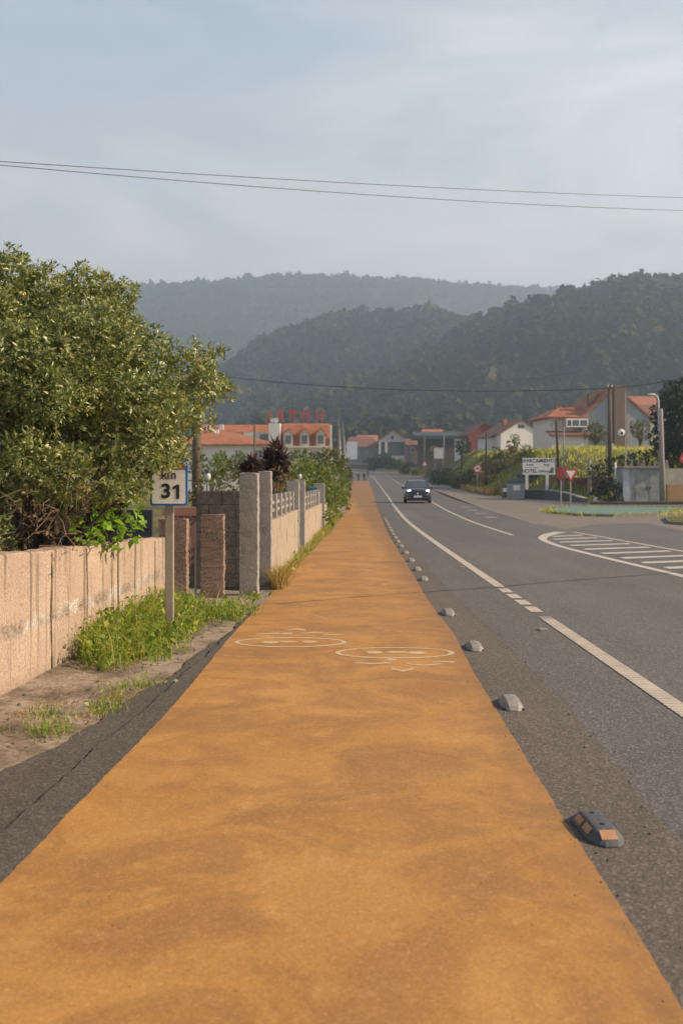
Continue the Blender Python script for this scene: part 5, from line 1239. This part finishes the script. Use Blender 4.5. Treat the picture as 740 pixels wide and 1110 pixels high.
for i,(a_,b_) in enumerate(((684,74),(697,74),(709,74.3),(722,74.6))):
    x,y = P2(a_,b_); mb = MB(); mb.cbox(-.07,.07,-.2,-.06,2.2,3.05,.01); o = mb.build('fence_post', CONCPOLE); o.location = (x,y+.13,0); tag(o, 'short concrete fence post on top of the grey block wall', 'post', 'fence posts on the block wall')
t = thing('garage_shed', 'dark grey garage shed under the parking sign', 'shed', (P2(586,95)[0],95,.1))
mb = MB(); mb.box(-1.7,1.7,0,3,-.3,1.95); mb.build('wall', M('dark_shed',(.085,.08,.085),.8), t); mb = MB(); mb.cbox(-1.9,1.9,-.25,3.2,1.953,2.1,.02); mb.build('roof', M('shed_roof',(.10,.10,.105),.8), t); mb = MB(); mb.box(-1.2,1.2,-.04,-.004,0,1.8); mb.build('door', M('shed_door',(.07,.065,.075),.7), t)
mb = MB(); mb.tube([(0,0,0),(0,0,2.2)],.05,8); x = (740-CX)*64/F; t = thing('stop_sign', 'red round sign at the right edge of the frame', 'road sign', (x,64,0)); zm = H-(497-HV)*64/F
mb = MB(); mb.tube([(.1,0,-.05),(.1,0,zm)],.04,8); mb.build('post', STEEL, t)
mb = MB(); mb.lathe([(.01,-.02),(.36,-.02),(.36,-.05),(.01,-.05)],8,(.1,0,zm),axis='y'); mb.build('plate', RED, t)
mb = MB(); mb.box(-.08,.28,-.056,-.052,zm-.06,zm+.06); mb.build('white_bar', SIGNW, t)
# roadside billboard and warning sign far along the road
Yq = 178; x = (475-CX)*Yq/F; zb0 = terr(x,Yq); t = thing('roadside_billboard', 'small white roadside billboard with pale picture before the bank', 'billboard', (x,Yq,zb0)); k_ = Yq/F; zz = lambda v: H-(v-HV)*k_-zb0
mb = MB(); mb.cbox(-5*k_,5*k_,-.06,.06,zz(497),zz(485.5),.01); mb.build('panel', paint_mat('weathered_poster',(.60,.58,.55),(.32,.26,.24),.6,1.4), t)
for dx in (-4,4):
    mb = MB(); mb.box(dx*k_-.06,dx*k_+.06,.065,.16,-.3,zz(486)); mb.build('post', GREYPOLE, t)
Yq = 185; x = (460-CX)*Yq/F; zb0 = terr(x,Yq); t = thing('warning_sign', 'pale triangular warning sign beside the far bend', 'road sign', (x,Yq,zb0)); zm = H-(502.5-HV)*Yq/F-zb0
mb = MB(); mb.tube([(0,0,-.2),(0,0,zm+.2)],.04,8); mb.build('post', STEEL, t)
mb = MB(); mb.prism([(-.62,zm-.45),(.62,zm-.45),(0,zm+.62)],-.06,-.03); mb.build('plate', RED, t); mb = MB(); mb.prism([(-.44,zm-.35),(.44,zm-.35),(0,zm+.42)],-.066,-.062); mb.build('white_triangle', SIGNW, t)

# ================================================================== green-painted islands
GREENMAT = paint_mat('faded_green_surface', (.11,.22,.16), (.17,.17,.10), .85, 1.6)
def island(name, pts, z, mat, kerb):
    mb = MB(); n = len(pts); c = (sum(p[0] for p in pts)/n, sum(p[1] for p in pts)/n)
    sh = lambda k, zz_: [(c[0]+(x-c[0])*k, c[1]+(y-c[1])*k, zz_) for x,y in pts]
    mb.rings([sh(1,-.05), sh(1,z), sh(.985,z+.01)]); o = mb.build(name, kerb); tag(o, kind='structure')
    mb = MB(); mb.add(sh(.95,z+.016),[tuple(range(n))]); o = mb.build(name+'_top', mat, fix=False); tag(o, kind='structure')
I1 = [gnd(*q) for q in ((591,554),(600,557),(625,559.3),(665,560.3),(712,559.4),(735,556.5),(728,553.5),(690,551.5),(650,551),(610,551.8))]
island('verge_island', I1, .10, GREENMAT, M('mossy_kerb',(.20,.18,.12),.9))
I2 = [gnd(*q) for q in ((719,563),(724,568),(760,571),(800,569),(800,560),(750,559))]
island('corner_verge', I2, .10, GROUND, M('mossy_kerb',(.20,.18,.12),.9))
pts = []
for a_,b_ in zip(I1, I1[1:]+I1[:1]):
    n_ = max(6,int(math.hypot(a_[0]-b_[0],a_[1]-b_[1])*34))
    for k in range(n_): t_ = random.random(); pts.append((a_[0]+(b_[0]-a_[0])*t_+random.gauss(0,.18), a_[1]+(b_[1]-a_[1])*t_+random.gauss(.25,.3)))
for k in range(260): pts.append((random.uniform(I2[0][0],I2[0][0]+3), random.uniform(I2[1][1],I2[0][1]+1)))
pts = np.array(pts); tag(grass_patch('dry_grass', pts, RNG.uniform(.06,.26,len(pts)), .02, GRASS_Y), kind='stuff')

# ================================================================== bank vegetation
def on_ground(xy, h, w, mat, nm):
    P = np.array([(x,y,terr(x,y)-.05) for x,y in xy]); V,q = blades(P, h, np.full(len(P),w)*RNG.uniform(.6,1.5,len(P)), .25)
    return tag(npmesh(nm, V, q, mat, None, np.repeat(np.clip(.46+.42*np.sin(P[:,0]*.42+1.3*np.sin(P[:,1]*.11))*np.sin(P[:,1]*.17+P[:,0]*.2)+RNG.normal(size=len(P))*.2,0,1),2)), kind='stuff')
xy = []
while len(xy) < 26000:
    y = random.uniform(74,210); x = XR(y)+.3+random.random()**.9*(34 if y > 86 else 22)
    if (x-CX*0)/y*F+CX > 790: continue
    if y < 92 and x < 19.5+(y-74)*.0 and x < (598-CX)*y/F: continue
    xy.append((x,y))
xy = np.array(xy); on_ground(xy, RNG.uniform(.15,.50,len(xy))*(1+.45*np.sin(xy[:,0]*.5)*np.sin(xy[:,1]*.3)), .045, GRASS_Y, 'meadow_grass')
xy = np.array([(XR(y)+.2+abs(random.gauss(0,.9)),y) for y in [random.uniform(98,255) for _ in range(5000)]]); on_ground(xy, RNG.uniform(.2,.8,len(xy)), .05, GRASS_DRY, 'dry_grass')
sr = random.Random(5)
shr = [  # u, Y, width px, height px, kind
 (478,165,16,14,0),(486,160,14,22,0),(497,150,16,22,3),(505,142,15,20,0),(495,138,11,9,3),(512,134,14,16,3),(522,130,14,14,2),(532,128,16,20,3),(540,124,14,13,2),(548,120,13,12,3),(558,116,14,12,2),(566,112,12,10,3),(572,108,14,18,3),(508,150,18,16,3),(515,124,10,7,4),(530,118,12,7,4),(490,178,14,16,0),(473,185,10,12,0),(542,135,14,22,3),(556,126,12,24,2),(528,140,14,22,4),
 (466,230,10,9,3),(440,262,14,8,3),(425,318,16,10,0),(413,322,14,10,0),(435,320,12,9,3),(403,326,12,10,0),(452,250,10,8,3),(446,300,10,8,3)]
names = {0:('dark_shrub','dark green bank shrub',LEAF_DARK),2:('yellowish_shrub','yellowish flowering bank shrub',LEAF_DRY),3:('olive_shrub','dull olive green bank shrub',LEAF_OLIVE),4:('dry_shrub','low dry straw coloured bank shrub',LEAF_DRY)}
for (u,Y,w_,h_,k) in shr:
    x = (u-CX)*Y/F; z = terr(x,Y); s_ = Y/F; pf = []
    for j in range(8):
        pf.append((x+sr.uniform(-.45,.45)*w_*s_, Y+sr.uniform(-.4,.4)*w_*s_, z+h_*s_*sr.uniform(.2,.72), w_*s_*sr.uniform(.22,.36), 1))
    n_, l_, m_ = names[k]
    plant(n_, l_+' in the tangle along the right roadside bank', 'shrub', (x,Y,z), pf, m_, 7*(130/Y)**1.2, .30*(Y/130)**.8, .14*(Y/130)**.8, 5, 'shrubs on the roadside bank of kind '+l_.split()[0], True, .05)
# garden shrubs by the big house
for (u,v,Y,r,l,m_) in ((645,468,126,10,'rounded dark green shrub left of the brown chimney wall',LEAF_OLIVE),(693,466,126,10,'rounded green shrub right of the brown chimney wall',LEAF_OLIVE),(521,476,205,5,'pale green young tree against the red barn',LEAF_GREEN),(557,475,180,4.5,'small palm-like garden plant before the white house',LEAF_GREEN),(589,468,150,6,'loose green tree between the white house and the big house',LEAF_OLIVE)):
    p = at(u,v,Y); z = terr(p.x,Y); s_ = Y/F
    pf = [(p.x+sr.uniform(-.6,.6)*r*s_, Y+sr.uniform(-.6,.6)*r*s_, p.z+sr.uniform(-.6,.5)*r*s_, r*s_*sr.uniform(.45,.7)) for _ in range(10)]
    plant('garden_shrub', l, 'shrub', (p.x,Y,z), pf, m_, 9, .26, .12, 5, None, True, .08)
# dark tree at the right edge
pf = [px(*q) for q in ((735,440,78,20),(722,450,80,15),(745,470,78,25),(722,475,80,15),(735,492,80,16),(760,440,78,26),(718,462,80,9),(728,425,80,11),(742,425,80,12),(717,488,79,9),(775,470,80,30))]
x = (745-CX)*79/F; plant('evergreen_tree', 'large dark evergreen tree at the right edge above the block wall', 'tree', (x,79,terr(x,79)), pf, LEAF_DARK, 15, .26, .11, 6, None, True, .22)
pf = [px(*q) for q in ((668,503,73,8),(680,500,75,8),(655,508,74,8),(692,498,76,8),(705,497,77,8),(643,512,75,6))]
x = (672-CX)*74/F; plant('dark_hedge', 'dark hedge casting shade behind the concrete hut', 'hedge', (x,74,terr(x,74)), pf, LEAF_DARK, 20, .2, .09, 5)
pf = [px(*q) for q in ((655,540,66.5,7),(662,534,66.5,7),(652,529,67,6),(669,540,66.5,6),(660,525,67,6),(644,537,68,5),(670,530,67.5,5))]
x = (660-CX)*66.5/F; plant('dark_hedge', 'small dark hedge at the left side of the concrete hut', 'hedge', (x,66.5,0), pf, LEAF_DARK, 30, .16, .08, 5)
pf = [px(*q) for q in ((606,532,88,6),(616,530,86,6),(628,528,84,7),(640,526,82,7),(650,524,80,6))]
x = (628-CX)*84/F; plant('dry_hedge', 'reddish brown dry hedge in front of the brick wall', 'hedge', (x,84,terr(x,84)), pf, leafmat('red_brown_leaf',[(0,(.06,.03,.02)),(.5,(.12,.06,.035)),(1,(.20,.11,.06))]), 16, .2, .09, 5)
# trees in the town
for (u,v,Y,r,l,m_) in ((545,468,270,7,'dark tree showing between the barn and the white house',LEAF_DARK),(500,486,185,9,'dark tree below the canopy end',LEAF_DARK),(470,489,240,6,'olive tree behind the small roadside billboard',LEAF_OLIVE),(405,503,300,6,'dark bush in front of the grey house near the bend',LEAF_DARK),(417,497,325,6,'dark bush below the warehouse pillars',LEAF_DARK)):
    p = at(u,v,Y); z = terr(p.x,Y) if Y < 345 else p.z-6; s_ = Y/F
    pf = [(p.x+sr.uniform(-.6,.6)*r*s_, Y+sr.uniform(-.6,.6)*r*s_, p.z+sr.uniform(-.6,.5)*r*s_, r*s_*sr.uniform(.45,.7)) for _ in range(9)]
    plant('town_tree', l, 'tree', (p.x,Y,z), pf, m_, 3, .5, .24, 5, None, True, .12)
# ================================================================== HILLS AND FOREST
def snoise(x, y, s, seed):
    r = np.random.default_rng(seed); o = 0
    for k in range(7):
        f = s*(1.7**k)*.35; a = r.uniform(0,2*math.pi); ph = r.uniform(0,9)
        o = o+np.sin((x*math.cos(a)+y*math.sin(a))*f+ph)*np.sin((x*math.sin(a)-y*math.cos(a))*f*.8+ph*2)/(1.35**k)
    return o/2.2
HILLC = [(-700,430),(0,430),(1000,430)]
def hill(name, prof, Yr, Y0, vbase, vis, tree_h, n_trees, seed, stops, haze_col):
    """prof: ridge line (u, v) as seen over distance Yr; foot of the slope at Y0"""
    us = np.arange(vis[0], vis[1]+1, 7.0); ts = np.linspace(0,1.5,34)
    pu = [p[0] for p in prof]; pv = [p[1] for p in prof]
    def hgt(u, t):
        X = (u-CX)*Yr/F
        zr_ = H-(np.interp(u, pu, pv)-HV)*Yr/F-tree_h*.8; zb = H-(vbase-HV)*Y0/F
        tt = np.clip(t,0,1); s = np.where(t <= 1, .35*tt+.65*(tt*tt*(3-2*tt)), 1-(t-1)**2*1.3)
        Y = Y0+(Yr-Y0)*t+0*u
        rel = zr_-zb
        spur = (snoise(X, Y, 2*math.pi/(Yr*.35), seed)*.16+snoise(X, Y, 2*math.pi/(Yr*.09), seed+1)*.05)*np.maximum(rel,0)*np.sin(np.clip(t,0,1)*math.pi)
        return X, Y, zb+rel*s+spur
    U, T = np.meshgrid(us, ts); X, Y, Z = hgt(U, T)
    # straight columns: X grows with distance so that the slope fans out naturally
    V = np.stack([X, Y, Z], -1).reshape(-1,3); nc = len(us)
    i = (np.arange(len(ts)-1)[:,None]*nc+np.arange(nc-1)[None,:]).reshape(-1)
    q = np.stack([i,i+1,i+1+nc,i+nc],1)
    o = npmesh(name, V, q, ground_mat(name+'_floor', [(.020,.024,.012),(.03,.035,.016),(.045,.048,.022),(.06,.055,.03)], .01), None, None, True); tag(o, kind='structure')
    r = np.random.default_rng(seed)
    uu = r.uniform(vis[0], vis[1], n_trees*3); tt = r.uniform(0,1.06,n_trees*3)
    cl_ = snoise((uu-CX)*Yr/F, tt*(Yr-Y0), 2*math.pi/(Yr*.06), seed+5)
    keep = np.nonzero(r.uniform(0,1,len(uu)) < .55+.4*cl_)[0][:n_trees]
    uu, tt, cl_ = uu[keep], tt[keep], cl_[keep]
    x, y, z = hgt(uu, tt); sz = tree_h*r.uniform(.55,1.15,len(x))*(1+.2*cl_)*np.where(r.uniform(0,1,len(x)) < .09, 1.7, 1)
    # each crown is a loose ball of leafy sprays
    n = len(x); K = 34
    d = unit(r.normal(size=(n,K,3))+np.array([0,0,.35])); rad = r.uniform(.62,1.05,(n,K,1))
    asp = r.uniform(.9,1.7,(n,1,1))
    c = np.stack([x,y,z+sz*.42],-1)[:,None,:]; s3 = (sz*.44)[:,None,None]
    p = c+d*rad*s3*np.concatenate([np.ones((n,1,2)),asp],2)*(1+.25*np.sin(d[...,0:1]*5+x[:,None,None])*np.sin(d[...,1:2]*6+y[:,None,None]))
    nn = unit(d+r.normal(size=d.shape)*.45); t1 = unit(np.cross(nn, r.normal(size=d.shape))); t2 = np.cross(nn, t1)
    h = s3*r.uniform(.30,.52,(n,K,1))
    V = np.stack([p-t1*h*.9-t2*h*.6, p+t1*h*.7-t2*h*.8, p+t1*h+t2*h*.6, p-t1*h*.6+t2*h*.9], 2).reshape(-1,3)
    Rr = np.clip((.46+.32*cl_+r.normal(size=n)*.2)[:,None]+r.normal(size=(n,K))*.13,0,1).ravel()
    f = npmesh('forest', V, np.arange(len(V)).reshape(-1,4), leafmat('forest_leaf_%s' % name, stops, .8, .15, .1), None, Rr); tag(f, kind='stuff')
ST = [(0,(.012,.018,.009)),(.5,(.034,.044,.019)),(.85,(.07,.075,.03)),(1,(.11,.10,.045))]
hill('far_hill', [(-900,330),(-300,322),(60,316),(135,313),(200,306.5),(300,301.5),(370,300),(410,301),(450,303.5),(520,309.5),(600,313),(680,318),(800,322),(1500,340)], 2150, 1350, 470, (-150,900), 8.0, 17000, 3, ST, None)
hill('middle_hill', [(-400,470),(150,455),(225,420),(245,395),(270,379),(300,361),(330,349),(370,342),(410,339),(450,337),(480,341),(510,349),(560,365),(700,380),(1200,400)], 1150, 620, 486, (150,720), 7.0, 12500, 4, ST, None)
hill('near_hill', [(100,500),(240,478),(330,440),(400,415),(455,385),(500,358),(540,337.5),(580,326),(620,318),(650,307.5),(680,303),(700,306),(740,302),(800,300),(1000,310),(1500,340)], 820, 400, 484, (300,960), 6.6, 14000, 5, ST, None)
# loose trees and fields on the lower slope behind the town
sr = random.Random(8)

# ================================================================== CABLES
def cable(name, label, A, Bp, sag, r, cat='cable', group=None):
    mb = MB(); n = 40; A, Bp = Vector(A), Vector(Bp); pts = []
    for i in range(n+1):
        t = i/n; p = A.lerp(Bp,t); p.z -= sag*4*t*(1-t); pts.append(p-A)
    mb.tube(pts, r, 5); o = mb.build(name, DARKM, smooth=True); o.location = A; return tag(o, label, cat, group)
def through(u0,v0,Y0,u1,v1,Y1,e0,e1):
    a, b = at(u0,v0,Y0), at(u1,v1,Y1); d = b-a; return a-d*e0, b+d*e1
a, b = through(0,169,17,740,209,27,.25,.4); cable('overhead_cable', 'upper of the two thin cables crossing the sky', a, b, .18, .0065)
a, b = through(0,169,17,740,219,26,.25,.4); cable('overhead_cable', 'lower of the two thin cables crossing the sky', a, b, .30, .0065)
top = at(660.5,421,84); 
cable('power_line', 'dark power line from the wooden pole leftwards before the hills', at(180,400,96), (top.x,84-.18,top.z), .95, .032)
cable('power_line', 'dark power line from the wooden pole to the right edge', (top.x,84-.18,top.z), at(790,398,80), .25, .032)
cable('power_line', 'thin line climbing right across the wooded hill', at(430,424,120), at(800,376,150), .6, .026)

# ================================================================== HAZE, SKY, SUN, CAMERA
mb = MB(); mb.box(-2600,2600,-45,2680,-1.4,475); hz_ = mb.build('haze', M('x_tmp',(1,1,1)))
m = bpy.data.materials.new('haze_air'); m.use_nodes = True; nt = m.node_tree; nt.nodes.clear()
out = nt.nodes.new('ShaderNodeOutputMaterial'); pv = nt.nodes.new('ShaderNodeVolumePrincipled'); nt.links.new(pv.outputs[0], out.inputs['Volume'])
pv.inputs['Color'].default_value = HAZE_C; pv.inputs['Density'].default_value = HAZE_D; pv.inputs['Anisotropy'].default_value = .25
hz_.data.materials.clear(); hz_.data.materials.append(m); tag(hz_, kind='stuff')

SUN_EL, SUN_AZ = math.radians(31), math.radians(97)      # azimuth from +Y towards +X
sd = Vector((math.sin(SUN_AZ)*math.cos(SUN_EL), math.cos(SUN_AZ)*math.cos(SUN_EL), math.sin(SUN_EL)))
w = bpy.data.worlds.new('World'); sc.world = w; w.use_nodes = True; nt = w.node_tree
bg = nt.nodes['Background']; sk = nt.nodes.new('ShaderNodeTexSky'); sk.sky_type = 'NISHITA'; sk.sun_disc = False
sk.sun_elevation = SUN_EL; sk.sun_rotation = SUN_AZ; sk.dust_density = 2.0; sk.air_density = 1.0; sk.altitude = 20
tc = nt.nodes.new('ShaderNodeTexCoord')
def wmap(scale, rot=(0,0,0)):
    mp = nt.nodes.new('ShaderNodeMapping'); mp.inputs['Scale'].default_value = scale; mp.inputs['Rotation'].default_value = rot; nt.links.new(tc.outputs['Generated'], mp.inputs[0]); return mp.outputs[0]
c1 = noise(nt, wmap((1.2,1.2,4.5),(.0,.18,.2)), 2.1, 8, .6, .8)
c2 = noise(nt, wmap((1,1,2.2),(.0,.1,.2)), 1.1, 4, .5, .3)
cov = mix(nt, 1.0, ramp(nt, c1, [(.36,0),(.78,1)]), ramp(nt, c2, [(.36,.10),(.66,1)]), 'MULTIPLY')
cov = mix(nt, 1.0, cov, (CLOUD,)*3, 'MULTIPLY')
sz_ = nt.nodes.new('ShaderNodeSeparateXYZ'); nt.links.new(tc.outputs['Generated'], sz_.inputs[0])
lowair = ramp(nt, sz_.outputs['Z'], [(.40,1),(.62,.12),(.9,0)])            # thin high sky overhead, milky air lower down
veil = mix(nt, mix(nt, 1.0, lowair, (VEIL,)*3, 'MULTIPLY'), sk.outputs[0], VEILC)
cov = mix(nt, 1.0, cov, lowair, 'MULTIPLY')
sx_ = nt.nodes.new('ShaderNodeSeparateXYZ'); nt.links.new(tc.outputs['Generated'], sx_.inputs[0])
veil = mix(nt, ramp(nt, sx_.outputs['Z'], [(0,.85),(.10,.72),(.28,.25),(.5,0)]), veil, HORC)      # thicker air towards the horizon
skc = mix(nt, cov, veil, CLOUDC)
nt.links.new(skc, bg.inputs['Color']); bg.inputs['Strength'].default_value = SKY_S
l = bpy.data.lights.new('sun','SUN'); l.energy = SUN_S; l.angle = math.radians(.5); l.color = SUN_C
lo = bpy.data.objects.new('sun', l); COL.objects.link(lo); lo.rotation_euler = (-sd).to_track_quat('-Z','Y').to_euler(); lo.location = (50,-20,80)

cam = bpy.data.cameras.new('camera'); co = bpy.data.objects.new('camera', cam); COL.objects.link(co); sc.camera = co
co.location = (0,0,H); co.rotation_euler = (math.pi/2,0,0)
cam.sensor_fit = 'VERTICAL'; cam.sensor_height = 36; cam.sensor_width = 24; cam.lens = F/1110*36
cam.shift_y = -(555-HV)/1110; cam.clip_start = .05; cam.clip_end = 12000
cam.dof.use_dof = True; cam.dof.focus_distance = 9.5; cam.dof.aperture_fstop = 2.8
sc.view_settings.view_transform = 'Standard'; sc.view_settings.look = 'None'; sc.view_settings.exposure = EXPO; sc.view_settings.gamma = 1; sc.view_settings.use_curve_mapping = False
sc.cycles.volume_bounces = 0; sc.cycles.max_bounces = 6; sc.cycles.diffuse_bounces = 3; sc.cycles.transparent_max_bounces = 6
sc.cycles.use_denoising = True
